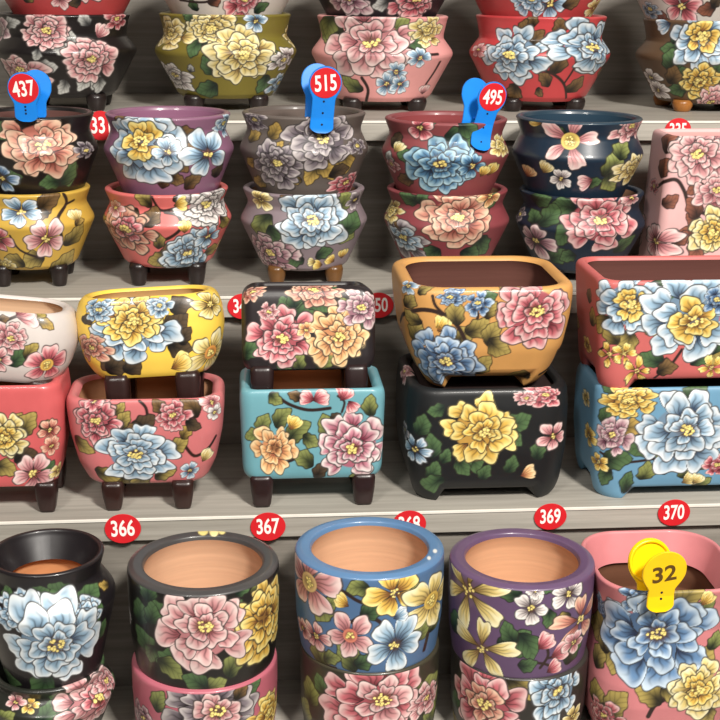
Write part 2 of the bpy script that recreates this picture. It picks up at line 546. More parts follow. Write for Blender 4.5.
def pot(label, cx, cy, Yc, a, b, z0, H, prof, base, items, corner=None, rim=None, rimcol=None, wall=.012, lip=.004, inner=(200, 145, 105),
        floor_depth=None, legs=None, feet=None, glazed_in=0.0, rows=230, cols=430, m=None, seed=1, group=None, rz=0, tilt=(0, 0), marks=(), soft=.0035):
    """prof: (radius fraction, height fraction) from the base to the rim; a, b half width and depth at fraction 1; z0 underside, H height of the wall"""
    X = at(cx, cy, Yc)[0]
    root = empty('flower_pot', (X, Yc, z0 - (legs[0] if legs else 0)))
    tag(root, label, 'flower pot', group)
    zb = legs[0] if legs else 0.0
    rmax = a
    rimr = prof[-1][0]
    inr = rimr - wall/a
    pr = [(r*rmax, z*H) for r, z in prof]
    n_out = len(pr)
    pr += [((rimr-.35*wall/a)*a, H+lip*.5), (inr*a+.0015, H+lip*.3), (inr*a, H-.003)]
    if glazed_in:
        pr += [(inr*a*glazed_in[1], H-glazed_in[0])]
    r, z, v = resample(pr, rows, soft)
    Lout = sum(math.hypot(pr[k+1][0]-pr[k][0], pr[k+1][1]-pr[k][1]) for k in range(n_out-1))
    s, sx, sy, S = section(a, b, corner, cols)
    f = r/rmax
    P = np.stack([f[:, None]*sx[None], f[:, None]*sy[None], z[:, None]+0*sx[None]], -1)
    if feet:
        fh, fwid = feet                                     # arched underside: the wall comes down as feet at the corners
        c = min(corner, a*.999, b*.999)
        cxs = a-c*.3; cys = b-c*.3
        dd = np.minimum(np.hypot(np.abs(sx)-cxs, np.abs(sy)-cys), 1)
        lift = smooth(fwid*.75, fwid*1.25, dd)*fh
        fade = np.clip(1-v/(fh*2.4), 0, 1)
        P[..., 2] += fade[:, None]*lift[None]
        under = [np.stack([sx*f[0]*.80, sy*f[0]*.78, 0*sx+fh*.75], -1), np.stack([sx*f[0]*.6, sy*f[0]*.6, 0*sx+fh], -1)]
    else:
        under = [np.stack([sx*f[0]*.9, sy*f[0]*.9, 0*sx+.0006], -1)]
    from mathutils import Euler
    root.rotation_euler = (tilt[0], tilt[1], rz)
    T = np.array(Euler((tilt[0], tilt[1], rz)).to_matrix())
    W = (P + np.array([0, 0, zb])) @ T.T
    off = np.array([X, Yc, z0-zb])
    front = (np.abs(s) < S*.30)[None, :] & ((v < Lout) if not marks else (v < 1e9))[:, None]
    front = front & (W[..., 1] < .0)
    cv = Canvas(s, v, f, W+off, base, front, seed)
    cv.S = S
    paint_back(cv, items, S)
    paint(cv, items)
    if rimcol is not None:
        cv.c[v > Lout - .0015] = lin(rimcol)
    for (mx_, my_, mr, mcol) in marks:                       # petals that run over onto the rim
        d = np.hypot(cv.px-mx_, cv.py-my_)
        al = np.clip((mr-d)/1.2, 0, 1)*((v > Lout-.002)[:, None])
        cv.c += (lin(mcol)-cv.c)*al[..., None]
    full = np.concatenate([np.array(under[::-1]), P])
    me = grid_mesh('pot_body', full, cap0=(0, 0, float(under[-1][0, 2])))
    cols4 = np.ones((len(me.vertices), 4), np.float32)
    cols4[:, :3] = lin(base)*.8
    nu = len(under)*cols
    cols4[nu:nu+cv.c.shape[0]*cols, :3] = cv.c.reshape(-1, 3)
    at_ = me.color_attributes.new('paint', 'FLOAT_COLOR', 'POINT')
    at_.data.foreach_set('color', cols4.ravel())
    body = link('body', me, m or GLOSS, root)
    body.location = (0, 0, zb)
    # bare inside
    depth = floor_depth if floor_depth else H*.86
    top = f[-1]; zt = z[-1]
    s2, x2, y2, _ = section(a, b, corner, 96, 0)
    rowsI = []
    lowf = top*.9
    for t in np.linspace(0, 1, 10):
        zz = zt-(depth-(H-zt))*t
        fo = np.interp(zz, z[:np.argmax(z)], f[:np.argmax(z)])-wall*.8/a
        ff = top if t == 0 else min(fo, top*1.25)
        rowsI.append(np.stack([x2*ff, y2*ff, 0*x2+zz], -1))
    rowsI.append(rowsI[-1]*np.array([.9, .9, 1])+np.array([0, 0, -.001]))
    Pi = np.array(rowsI)
    mi = grid_mesh('inner_wall', Pi, cap1=(0, 0, float(Pi[-1, 0, 2])))
    iw = link('inner_wall', mi, clay(inner), root)
    iw.location = (0, 0, zb)
    if legs:
        h, spread_x, spread_y, rt_, rb_, lcol = legs
        lm = leg_mesh(h, rt_, rb_, corner is not None)
        for q, (qx, qy) in enumerate(((-1, -1), (1, -1), (-1, 1), (1, 1))):
            lo = link('leg', lm, legmat(lcol) if q == 0 else None, root)
            lo.location = (qx*spread_x, qy*spread_y, 0)
    return root

# ------------------------------------------------------------------ the stepped display shelf
Y_C, Y_B, Y_A, Y_D = 1.291, 1.50, 1.70, 1.085
Z_C = float(at(360, 513, Y_C)[2])
Z_B = float(at(360, 295, Y_B)[2])
Z_A = float(at(360, 121, Y_A)[2])
Z_D = float(at(290, 681, Y_C+.006)[2])
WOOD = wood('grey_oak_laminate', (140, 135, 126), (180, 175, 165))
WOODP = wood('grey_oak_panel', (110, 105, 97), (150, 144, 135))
EDGE = plain('pale_edge_band', (226, 222, 212), .4, .05)
XL, XR = -1.0, 1.35
shelf = empty('display_shelf', (.15, Y_D, 0))
tag(shelf, 'stepped grey wood-grain display shelf carrying all the rows of painted pots', 'display shelf')
def local(me, name, m, parent=shelf, loc=(0, 0, 0)):
    o = link(name, me, m, parent)
    return o
FTH = .0255
LV = [(Y_D, Y_C+.03, Z_D), (Y_C, Y_B+.03, Z_C), (Y_B, Y_A+.03, Z_B), (Y_A, 2.10, Z_A)]
sx0 = .15
for k, (y0, y1, zt) in enumerate(LV):
    bd = link('shelf_board', box_mesh('shelf_board', XL-sx0, XR-sx0, y0-Y_D, y1-Y_D, zt-FTH, zt-.0001, .0008), WOOD, shelf)
    link('edge_strip', box_mesh('edge_strip', XL-sx0, XR-sx0, y0-Y_D-.0012, y0-Y_D+.0010, zt-.0028, zt+.0004, .0004), EDGE, bd)
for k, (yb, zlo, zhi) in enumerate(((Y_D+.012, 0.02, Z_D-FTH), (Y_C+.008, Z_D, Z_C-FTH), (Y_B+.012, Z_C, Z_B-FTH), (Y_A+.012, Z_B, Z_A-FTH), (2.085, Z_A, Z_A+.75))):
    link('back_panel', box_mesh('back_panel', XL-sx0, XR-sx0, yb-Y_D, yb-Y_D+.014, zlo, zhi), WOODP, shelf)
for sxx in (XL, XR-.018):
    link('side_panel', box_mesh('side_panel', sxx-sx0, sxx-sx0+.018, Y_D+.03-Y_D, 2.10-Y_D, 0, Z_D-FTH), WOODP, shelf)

# the room behind: a floor and a wall, both beyond the frame
fl = link('floor', box_mesh('floor', -3, 3.4, -2.2, 2.6, -.05, 0), plain('floor_tiles', (150, 145, 138), .5, .08, 8)); tag(fl, kind='structure')
wb = link('wall_back', box_mesh('wall_back', -3, 3.4, 2.3, 2.36, 0, 3.0), plain('wall_paint', (196, 190, 180), .8, .04, 12)); tag(wb, kind='structure')

# ------------------------------------------------------------------ the pots
DEBUG = []
PROF_A = [(.64, 0), (.70, .05), (.995, .53), (1.0, .565), (.985, .60), (.865, .74), (.865, .79), (.905, .95), (.925, 1.0)]
PROF_B = [(.64, 0), (.70, .04), (.995, .575), (1.0, .60), (.99, .63), (.885, .80), (.885, .85), (.945, .97), (.96, 1.0)]
BROWN = (62, 38, 30)
DARK = (34, 26, 25)

def round_pair(row, cx, hw, y_rim_u, y_rim_l, y_base, labels, bases, items, legcol=DARK, Yc=None, prof=None, group=None, seed=1, mats=(None, None), sunk=.15, rimcols=(None, None), inners=((90, 60, 55), (150, 110, 85)), wall=.010, only=None, marks=((), ())):
    """two round hourglass pots, the upper one nested in the mouth of the lower"""
    zs = {'A': Z_A, 'B': Z_B}[row]
    R = hw*zdepth(cx, y_rim_l+40, Yc)/F_PX
    rb = prof[0][0]*R
    zl = float(at(cx, y_rim_l, Yc)[2])
    z0 = float(at(cx, y_base, Yc-rb)[2])
    lh = z0-zs
    H = zl-z0
    DEBUG.append((labels[0][:20], 'R %.3f H %.3f leg %.3f' % (R, H, lh)))
    lh = max(.012, lh); 
    z0 = zs+lh
    H = zl-z0
    roots = []
    sp = rb*.70
    kw = dict(prof=prof, wall=wall, group=group)
    roots.append(pot(labels[1], cx, (y_rim_l+y_base)/2, Yc, R, R, z0, H, base=bases[1], items=items[1], legs=(lh, sp, sp, .0115*R/.08, .009*R/.08, legcol), seed=seed, m=mats[1], rimcol=rimcols[1], inner=inners[1], marks=marks[1], **kw))
    z1 = zl-sunk*H
    Hu = (float(at(cx, y_rim_u, Yc)[2])-z1) if y_rim_u is not None else H
    roots.append(pot(labels[0], cx, (y_rim_u if y_rim_u is not None else -40), Yc, R, R, z1, Hu, base=bases[0], items=items[0], legs=(min(lh, .02), sp, sp, .0115*R/.08, .009*R/.08, legcol), seed=seed+50, m=mats[0], rimcol=rimcols[0], inner=inners[0], marks=marks[0], **kw))
    return roots

GA = 'hourglass pots on the top shelf'
YA = 1.87
round_pair('A', 66, 70, None, 14, 98,
  ('red hourglass pot cut by the top edge, resting in the black pot', 'large black hourglass pot with dusty pink peonies above the 437 tag'),
  ((178, 30, 32), (24, 19, 19)),
  ([('F', 60, -2, 12, 'PK'), ('P', 90, -20, 24, 'PK'), ('L', 30, -4, 18, 40, 'O'), ('P', 25, -30, 24, 'PK'), ('L', 75, 2, 12, 200, 'K')],
   [('L', 42, 80, 18, 200, 'W'), ('L', 62, 87, 16, 240, 'W'), ('L', 82, 82, 18, 250, 'W'), ('L', 98, 86, 16, 280, 'W'), ('L', 70, 38, 14, 80, 'W'), ('L', 86, 18, 16, 120, 'W'), ('L', 12, 24, 16, 20, 'W'), ('L', 35, 55, 13, 250, 'W'), ('L', 48, 65, 18, 350, 'W'),
    ('P', 22, 72, 22, 'PK'), ('P', 45, 32, 25, 'PK', {'sq': .82}), ('P', 92, 60, 26, 'PK', {'sq': .86}), ('P', -4, 28, 18, 'LI'), ('B', 101, 32, 9, 60, 'PK'), ('P', 117, 20, 11, 'RP')]),
  Yc=YA, prof=PROF_A, group=GA, seed=11, legcol=DARK, mats=(SATIN, GLOSS))
round_pair('A', 226, 70.5, None, 14, 99,
  ('white hourglass pot cut by the top edge, resting in the olive pot', 'olive green hourglass pot with cream yellow peonies on the top shelf'),
  ((206, 196, 186), (116, 104, 18)),
  ([('P', 245, 0, 20, 'RP'), ('L', 214, 0, 14, 30, 'R'), ('L', 194, 5, 12, 100, 'D'), ('S', [(180, 0), (205, 2), (230, -6)], 1.3), ('P', 190, -30, 22, 'PK'), ('L', 262, 8, 14, 40, 'D')],
   [('L', 196, 48, 20, 240, 'D'), ('L', 206, 88, 22, 200, 'D'), ('L', 210, 65, 20, 120, 'D'), ('L', 214, 48, 24, 350, 'D'), ('L', 262, 84, 18, 260, 'D'), ('L', 190, 68, 9, 70, 'CR' if False else 'W'),
    ('P', 171, 34, 20, 'CR'), ('P', 174, 76, 18, 'WH'), ('P', 212, 27, 27, 'CR', {'sq': .68}), ('P', 243, 55, 34, 'CR', {'off': (.02, .02)}), ('F', 256, 21, 12, 'LB'), ('P', 284, 60, 14, 'WH'), ('P', 278, 84, 14, 'LB'), ('P', 288, 36, 14, 'CR')]),
  Yc=YA, prof=PROF_A, group=GA, seed=12, mats=(SATIN, SATIN))
round_pair('A', 382, 70.5, None, 16, 102,
  ('black hourglass pot cut by the top edge, resting in the light pink pot', 'light pink hourglass pot with one huge pink peony, behind the 515 clip'),
  ((32, 24, 30), (222, 146, 142)),
  ([('P', 348, -2, 22, 'LI'), ('P', 415, 0, 24, 'RP'), ('L', 380, 4, 16, 200, 'W'), ('P', 380, -40, 26, 'LI')],
   [('L', 330, 28, 24, 250, 'G'), ('L', 396, 24, 26, 20, 'G'), ('L', 412, 45, 26, 330, 'D'), ('L', 352, 83, 20, 140, 'G'), ('S', [(366, 102), (368, 90), (362, 78)], 2.0), ('S', [(404, 46), (425, 54), (438, 54)], 1.5), ('S', [(426, 84), (434, 72), (440, 62)], 1.3),
    ('P', 369, 43, 46, 'PK', {'off': (.05, 0), 'sq': .78}), ('F', 396, 72, 11, 'LB'), ('F', 387, 84, 12, 'LB'), ('F', 400, 84, 10, 'LB'), ('F', 420, 58, 12, 'LB'), ('P', 428, 32, 17, 'CR'), ('B', 424, 90, 6, 90, 'PK')]),
  Yc=YA, prof=PROF_A, group=GA, seed=13, mats=(SATIN, SATIN))
round_pair('A', 539, 70, None, 16, 102,
  ('red hourglass pot cut by the top edge, resting in the scarlet pot', 'scarlet hourglass pot with two pale blue peonies, above the 495 clip'),
  ((176, 26, 30), (190, 22, 30)),
  ([('F', 550, 3, 20, 'LB'), ('P', 530, 0, 18, 'LB'), ('F', 594, 8, 12, 'CR'), ('L', 572, 2, 16, 30, 'B'), ('P', 500, -30, 20, 'LB')],
   [('L', 558, 26, 18, 90, 'B'), ('L', 555, 44, 16, 200, 'B'), ('L', 531, 20, 14, 100, 'B'), ('L', 557, 62, 22, 80, 'B'), ('L', 544, 80, 16, 130, 'B'), ('L', 575, 84, 18, 60, 'B'), ('L', 512, 92, 18, 240, 'B'), ('L', 540, 92, 10, 300, 'B'), ('S', [(566, 98), (564, 84), (553, 74), (536, 68)], 1.5), ('S', [(564, 84), (572, 72), (576, 62)], 1.2),
    ('P', 512, 54, 32, 'LB', {'off': (-.1, .05)}), ('P', 590, 46, 32, 'LB', {'off': (.08, .05)}), ('F', 478, 50, 9, 'PK')]),
  Yc=YA, prof=PROF_A, group=GA, seed=14, mats=(SATIN, GLOSS))
round_pair('A', 706, 70, None, 20, 106,
  ('white hourglass pot cut by the top edge, resting in the brown pot', 'brown hourglass pot with blue and yellow peonies in the upper right corner'),
  ((204, 194, 184), (92, 68, 44)),
  ([('F', 682, 6, 20, 'RP'), ('L', 706, 8, 18, 200, 'R'), ('L', 664, 18, 14, 90, 'R'), ('L', 718, 2, 14, 60, 'K'), ('P', 650, 10, 10, 'LB')],
   [('L', 668, 60, 24, 90, 'D'), ('L', 676, 88, 18, 200, 'D'), ('L', 674, 36, 14, 90, 'D'), ('L', 672, 74, 20, 60, 'B'),
    ('P', 702, 40, 32, 'LB', {'in': 'YE', 'sq': 1.0}), ('P', 702, 84, 24, 'YE', {'sq': .8}), ('F', 651, 78, 11, 'WH'), ('F', 658, 90, 11, 'WH'), ('P', 712, 103, 16, 'PK'), ('B', 664, 25, 9, 200, 'LB')]),
  Yc=YA, prof=PROF_A, group=GA, seed=15, legcol=(150, 96, 44), mats=(SATIN, SATIN))

GB = 'stacked hourglass pots on the second shelf'
YB = 1.60
round_pair('B', 33, 61, 113, 187, 270,
  ('black hourglass pot with salmon peony, upper of the pair holding the 437 tag', 'mustard yellow hourglass pot with small blue and pink blossoms, under a black pot'),
  ((26, 21, 20), (204, 162, 26)),
  ([('L', 12, 180, 22, 20, 'D'), ('L', 66, 172, 26, 60, 'D'), ('L', 50, 184, 20, 180, 'D'), ('P', 42, 146, 42, 'SM', {'off': (.0, -.02), 'sq': .8}), ('F', 2, 178, 15, 'BL'), ('P', 86, 150, 10, 'GR')],
   [('L', 50, 203, 24, 40, 'B'), ('L', 42, 216, 14, 200, 'B'), ('S', [(63, 189), (66, 204), (58, 220), (62, 240)], 1.8), ('S', [(66, 204), (74, 200)], 1.3), ('L', 74, 234, 22, 60, 'O'), ('L', 63, 262, 26, 50, 'O'), ('L', 33, 262, 22, 200, 'O'), ('L', 14, 262, 18, 160, 'O'), ('L', 80, 222, 10, 20, 'Y'), ('S', [(10, 236), (20, 250), (40, 258)], 1.2),
    ('F', 21, 212, 22, 'LB', {'sq': .72}), ('F', 46, 239, 21, 'PK', {'sq': .9}), ('F', -2, 239, 14, 'RP'), ('B', 76, 216, 8, 90, 'CR'), ('P', 4, 264, 9, 'CR')]),
  Yc=YB, prof=PROF_B, group=GB, seed=21, mats=(GLOSS, GLOSS), rimcols=((24, 20, 20), None))
round_pair('B', 168, 63.5, 113, 187, 268,
  ('mauve purple hourglass pot with yellow-centred pale blue peony, beside the 331 sticker', 'coral hourglass pot with pale blue flowers and brown stems, under the mauve pot'),
  ((134, 88, 116), (212, 90, 84)),
  ([('L', 186, 132, 22, 350, 'B'), ('L', 190, 150, 24, 20, 'B'), ('L', 165, 178, 20, 70, 'B'), ('L', 178, 178, 16, 330, 'B'), ('L', 194, 182, 18, 40, 'B'), ('L', 219, 170, 14, 80, 'K'),
    ('P', 142, 146, 42, 'LB', {'in': 'YE', 'off': (-.05, -.12), 'sq': .86}), ('F', 168, 152, 16, 'LB'), ('F', 208, 154, 23, 'LB', {'sq': 1.1}), ('P', 224, 124, 13, 'LB')],
   [('S', [(152, 196), (160, 210), (176, 208)], 1.5), ('S', [(150, 232), (163, 240), (180, 230), (178, 216), (165, 212)], 1.7), ('L', 131, 218, 20, 250, 'O'), ('L', 150, 216, 22, 60, 'B'), ('L', 142, 200, 18, 140, 'O'), ('L', 157, 240, 16, 90, 'O'), ('L', 172, 252, 20, 60, 'B'), ('L', 157, 259, 20, 200, 'O'), ('L', 180, 197, 14, 30, 'B'),
    ('P', 126, 232, 27, 'SM', {'in': 'RP'}), ('P', 208, 206, 26, 'WH'), ('P', 188, 254, 25, 'LB', {'sq': .9}), ('F', 208, 236, 13, 'LB'), ('B', 180, 204, 8, 10, 'YE'), ('B', 185, 228, 8, 90, 'YE'), ('F', 116, 208, 10, 'PK'), ('F', 222, 244, 8, 'PC')]),
  Yc=YB, prof=PROF_B, group=GB, seed=22, mats=(GLOSS, GLOSS), inners=((130, 86, 112), (150, 110, 85)))
round_pair('B', 304, 63, 112, 187, 271,
  ('dark taupe hourglass pot with grey peonies, upper pot with the 515 clip', 'grey mauve hourglass pot with large pale blue peony, under the 515 clip pot'),
  ((92, 82, 76), (132, 116, 122)),
  ([('L', 253, 134, 16, 90, 'Y'), ('L', 274, 130, 18, 60, 'Y'), ('L', 278, 150, 18, 70, 'Y'), ('L', 313, 176, 20, 240, 'Y'), ('L', 326, 172, 20, 330, 'Y'), ('L', 258, 180, 16, 200, 'Y'), ('L', 340, 172, 18, 20, 'K'), ('L', 296, 182, 12, 200, 'Y'), ('P', 254, 120, 12, 'GR'),
    ('P', 277, 166, 25, 'GR'), ('P', 322, 140, 36, 'GR', {'off': (0, -.05), 'sq': .86}), ('P', 346, 184, 14, 'RP'), ('P', 358, 146, 10, 'GR')],
   [('L', 262, 228, 26, 250, 'G'), ('L', 276, 236, 20, 300, 'D'), ('L', 350, 222, 26, 40, 'D'), ('L', 295, 262, 18, 200, 'D'), ('L', 288, 200, 16, 150, 'B'), ('L', 325, 254, 16, 20, 'D'),
    ('P', 272, 254, 24, 'LI'), ('F', 261, 200, 12, 'CR', {'n': 4}), ('P', 313, 221, 38, 'LB', {'off': (0, -.02), 'sq': .86}), ('B', 318, 265, 6, 180, 'YE'), ('B', 331, 260, 6, 150, 'YE'), ('B', 343, 254, 6, 90, 'YE'), ('B', 312, 262, 5, 180, 'CR'), ('F', 355, 200, 10, 'GR')]),
  Yc=YB, prof=PROF_B, group=GB, seed=23, legcol=(104, 70, 36), mats=(SATIN, SATIN), inners=((96, 84, 78), (150, 110, 85)))
round_pair('B', 446, 62.5, 118, 188, 270,
  ('maroon hourglass pot with a deep blue peony, holding the 495 clip', 'maroon hourglass pot with a large peach peony, under the 495 clip pot'),
  ((132, 54, 58), (130, 46, 54)),
  ([('L', 462, 134, 30, 10, 'D'), ('L', 470, 128, 22, 330, 'D'), ('L', 404, 178, 16, 200, 'B'), ('L', 390, 158, 14, 90, 'W'), ('L', 398, 140, 16, 80, 'K'), ('L', 428, 118, 14, 10, 'D'),
    ('P', 440, 166, 35, 'DB', {'off': (0, -.06), 'sq': .76}), ('F', 472, 166, 14, 'DB'), ('F', 420, 128, 14, 'RP', {'n': 4}), ('P', 501, 146, 13, 'CR'), ('B', 492, 170, 8, 70, 'YE'), ('B', 484, 172, 7, 70, 'YE'), ('B', 398, 148, 7, 70, 'CR'), ('P', 392, 165, 8, 'PK')],
   [('L', 408, 197, 18, 160, 'D'), ('L', 421, 196, 16, 60, 'D'), ('L', 484, 245, 22, 300, 'D'), ('L', 432, 256, 20, 220, 'D'), ('L', 470, 256, 20, 330, 'D'), ('L', 396, 228, 16, 90, 'B'),
    ('P', 404, 240, 22, 'GR', {'in': 'LB'}), ('P', 458, 217, 38, 'SM', {'off': (.0, 0), 'sq': .84}), ('P', 392, 210, 14, 'CR'), ('F', 490, 196, 12, 'PC')]),
  Yc=YB, prof=PROF_B, group=GB, seed=24, mats=(SATIN, SATIN), inners=((128, 58, 60), (150, 110, 85)))
round_pair('B', 579, 64, 117, 190, 275,
  ('navy hourglass pot with one open pinkish star-shaped blossom, upper of a navy pair', 'navy hourglass pot with large rose peony, under the navy star-blossom pot'),
  ((20, 40, 58), (18, 34, 52)),
  ([('L', 612, 163, 26, 70, 'G'), ('L', 624, 150, 20, 60, 'G'), ('L', 612, 182, 20, 300, 'G'), ('L', 560, 130, 12, 150, 'D'), ('L', 595, 184, 14, 20, 'D'),
    ('F', 570, 141, 31, 'PK', {'n': 5, 'pm': .46, 'a': -PI/2+.2, 'heart': (236, 206, 90)}), ('F', 561, 179, 11, 'WH'), ('P', 632, 128, 17, 'PK'), ('P', 631, 170, 17, 'CR'), ('B', 545, 168, 8, 60, 'CR'), ('B', 537, 118, 8, 160, 'YE'), ('B', 528, 172, 8, 60, 'PC'), ('B', 586, 182, 9, 200, 'PK')],
   [('L', 548, 214, 26, 60, 'D'), ('L', 532, 216, 16, 120, 'D'), ('L', 556, 254, 20, 30, 'D'), ('L', 540, 198, 20, 10, 'D'), ('L', 626, 244, 20, 50, 'D'), ('L', 568, 258, 16, 200, 'D'),
    ('P', 600, 220, 40, 'RP', {'off': (.02, .0), 'sq': .84}), ('F', 536, 241, 18, 'LI'), ('P', 520, 214, 9, 'GR'), ('F', 632, 198, 10, 'PK')]),
  Yc=YB, prof=PROF_B, group=GB, seed=25, mats=(GLOSS, SATIN), inners=((30, 52, 68), (150, 110, 85)), rimcols=((34, 58, 74), None))

def box_pot(label, cx, hw, Yc, hd, y_rim, y_base, corner, prof, base, items, zshelf=None, legpx=None, zbase=None, **kw):
    """a rectangular pot: hw half width in pixels at its centre plane, hd half depth in metres; y_rim / y_base at the middle of the front face"""
    A = hw*zdepth(cx, (y_rim+y_base)/2, Yc)/F_PX
    kw.setdefault('soft', .010)
    ztop = float(at(cx, y_rim, Yc-prof[-1][0]*hd)[2])
    z0 = float(at(cx, y_base, Yc-prof[0][0]*hd)[2]) if zbase is None else zbase
    DEBUG.append((label[:24], 'A %.3f z0-shelf %.3f H %.3f' % (A, z0-(zshelf or 0), ztop-z0)))
    if 'legs' in kw:
        l = kw['legs']
        if zshelf is not None and l[0] is None:
            kw['legs'] = (z0-zshelf,)+l[1:]
    elif zshelf is not None:
        z0 = zshelf
    r = pot(label, cx, (y_rim+y_base)/2, Yc, A, hd, z0, ztop-z0, prof, base, items, corner=corner, **kw)
    r['ztop'] = ztop
    del r['ztop']
    return r, z0, ztop

# tall square vase at the right end of the second shelf
box_pot('tall square pale pink vase with pink peonies, standing alone under sticker 335', 722, 72, 1.585, .042, 137, 276, .012, [(1.02, 0), (1.03, .02), (1.0, .5), (.96, .97), (.95, 1.0)], (218, 168, 166),
  [('S', [(652, 190), (664, 182), (676, 180), (684, 190), (690, 206), (705, 214)], 2.0), ('L', 668, 142, 22, 80, 'R'), ('L', 664, 168, 20, 70, 'R'), ('L', 670, 200, 18, 30, 'R'), ('L', 692, 208, 22, 120, 'R'), ('L', 696, 190, 18, 200, 'R'), ('L', 690, 236, 24, 160, 'R'), ('L', 694, 250, 24, 270, 'R'), ('L', 680, 237, 18, 40, 'R'),
   ('P', 702, 154, 34, 'PK', {'off': (-.1, 0)}), ('P', 716, 192, 22, 'PK'), ('P', 714, 231, 26, 'CR', {'in': 'YE'}), ('F', 656, 241, 19, 'PK'), ('P', 648, 186, 8, 'RP')],
  zshelf=Z_B, wall=.010, group='vases on the second shelf', seed=31, m=SATIN, inner=(216, 168, 164))

GC = 'rectangular pots on the third shelf'
CH = (184, 134, 100)
bowl = [(.74, 0), (.80, .02), (.90, .18), (.985, .5), (1.0, .72), (.985, .92), (.955, 1.0)]
bowl_top = [(.74, 0), (.80, .03), (.92, .22), (1.0, .55), (.99, .78), (.94, .94), (.88, 1.0)]
# red + white pair at the left edge
r, z0, zt = box_pot('red rectangular footed pot at the left edge, under the tilted white pot', -8, 77, 1.355, .050, 388, 487, .022, [(.84, 0), (.87, .02), (.97, .4), (1.0, .8), (.98, 1.0)], (202, 70, 72),
  [('L', 30, 424, 24, 60, 'O'), ('L', 26, 457, 22, 20, 'K'), ('L', 6, 470, 22, 340, 'O'), ('L', 50, 470, 18, 70, 'D'), ('L', 46, 424, 14, 20, 'O'), ('P', 4, 437, 25, 'CR', {'in': 'YE'}), ('F', 33, 474, 21, 'PK'), ('F', 50, 430, 13, 'SM'), ('F', 52, 446, 10, 'SM'), ('F', 58, 470, 8, 'CR')],
  zshelf=Z_C, legs=(None, .060, .034, .0117, .0088, (44, 26, 24)), inner=CH, group=GC, seed=41, floor_depth=.034)
box_pot('white oval footed pot with red blossom, tilted on the red pot at the left edge', -9, 79.5, 1.355, .047, 313, 382, .040, bowl_top, (204, 194, 188),
  [('S', [(-6, 326), (12, 318), (26, 308)], 1.6), ('S', [(8, 350), (28, 356), (34, 346)], 1.4), ('L', 40, 318, 18, 30, 'O'), ('L', 46, 325, 16, 330, 'Y'), ('L', 16, 356, 22, 50, 'D'), ('L', 32, 352, 18, 60, 'O'), ('L', 4, 320, 12, 20, 'B'),
   ('F', 47, 365, 21, 'RP', {'heart': (240, 190, 60)}), ('P', 10, 338, 18, 'PK'), ('B', 24, 312, 13, 20, 'PK'), ('F', -2, 360, 14, 'PK')],
  legs=(float(at(0, 382, 1.32)[2])-(zt-.033), .050, .025, .0125, .010, (52, 32, 28)), inner=(206, 172, 140), group=GC, seed=42, wall=.009, tilt=(-.04, .10), floor_depth=.05, soft=.012)

# coral + yellow pair
r, z0, zt = box_pot('coral pink rectangular footed pot with pale blue peony, under the bright yellow pot', 149, 76.5, 1.355, .050, 401, 483, .030, [(.70, 0), (.76, .02), (.88, .24), (.97, .6), (1.0, .9), (.985, 1.0)], (202, 100, 102),
  [('S', [(139, 397), (146, 408), (148, 420)], 1.6), ('S', [(184, 444), (194, 456), (208, 448), (216, 436)], 1.6), ('L', 125, 420, 18, 60, 'O'), ('L', 143, 422, 24, 30, 'K'), ('L', 132, 428, 18, 200, 'B'), ('L', 160, 405, 18, 130, 'B'), ('L', 190, 408, 22, 130, 'B'), ('L', 178, 443, 20, 30, 'O'), ('L', 188, 432, 16, 50, 'Y'), ('L', 108, 474, 22, 340, 'O'), ('L', 84, 445, 20, 320, 'O'), ('L', 166, 474, 20, 20, 'O'), ('L', 194, 424, 16, 330, 'K'),
   ('P', 98, 420, 25, 'RP', {'sq': .95}), ('P', 136, 454, 39, 'LB', {'sq': .72, 'off': (0, 0)}), ('P', 172, 416, 17, 'RP'), ('F', 190, 471, 10, 'LB'), ('F', 212, 402, 11, 'PK'), ('B', 206, 456, 8, 60, 'CR'), ('F', 215, 412, 8, 'WH'), ('F', 94, 386, 10, 'RP')],
  zshelf=Z_C, legs=(None, .037, .034, .0117, .0088, (48, 28, 24)), inner=CH, group=GC, seed=43, floor_depth=.036)
box_pot('bright yellow oval footed pot with cream peony, on top of the coral pot', 156, 73.5, 1.355, .044, 303, 381, .040, bowl_top, (240, 196, 14),
  [('L', 182, 306, 24, 20, 'K'), ('L', 180, 346, 24, 340, 'K'), ('L', 186, 336, 18, 60, 'K'), ('L', 118, 369, 24, 10, 'K'), ('L', 132, 366, 20, 30, 'K'), ('L', 88, 318, 14, 20, 'K'),
   ('P', 133, 330, 44, 'LB', {'sq': .72}), ('P', 132, 320, 31, 'YE', {'sq': .8, 'off': (.05, .06)}), ('P', 160, 306, 13, 'LB'), ('F', 211, 352, 19, 'CR', {'heart': (232, 150, 30), 'sq': 1.2}), ('F', 210, 304, 15, 'CR'), ('B', 180, 364, 12, 30, 'YE'), ('P', 92, 348, 16, 'SM'), ('P', 98, 310, 15, 'LB')],
  legs=(float(at(155, 381, 1.32)[2])-(zt-.034), .037, .026, .013, .0105, (44, 26, 24)), inner=(204, 164, 110), group=GC, seed=44, wall=.009, tilt=(-.10, -.055), floor_depth=.05, soft=.012, rz=-.03)

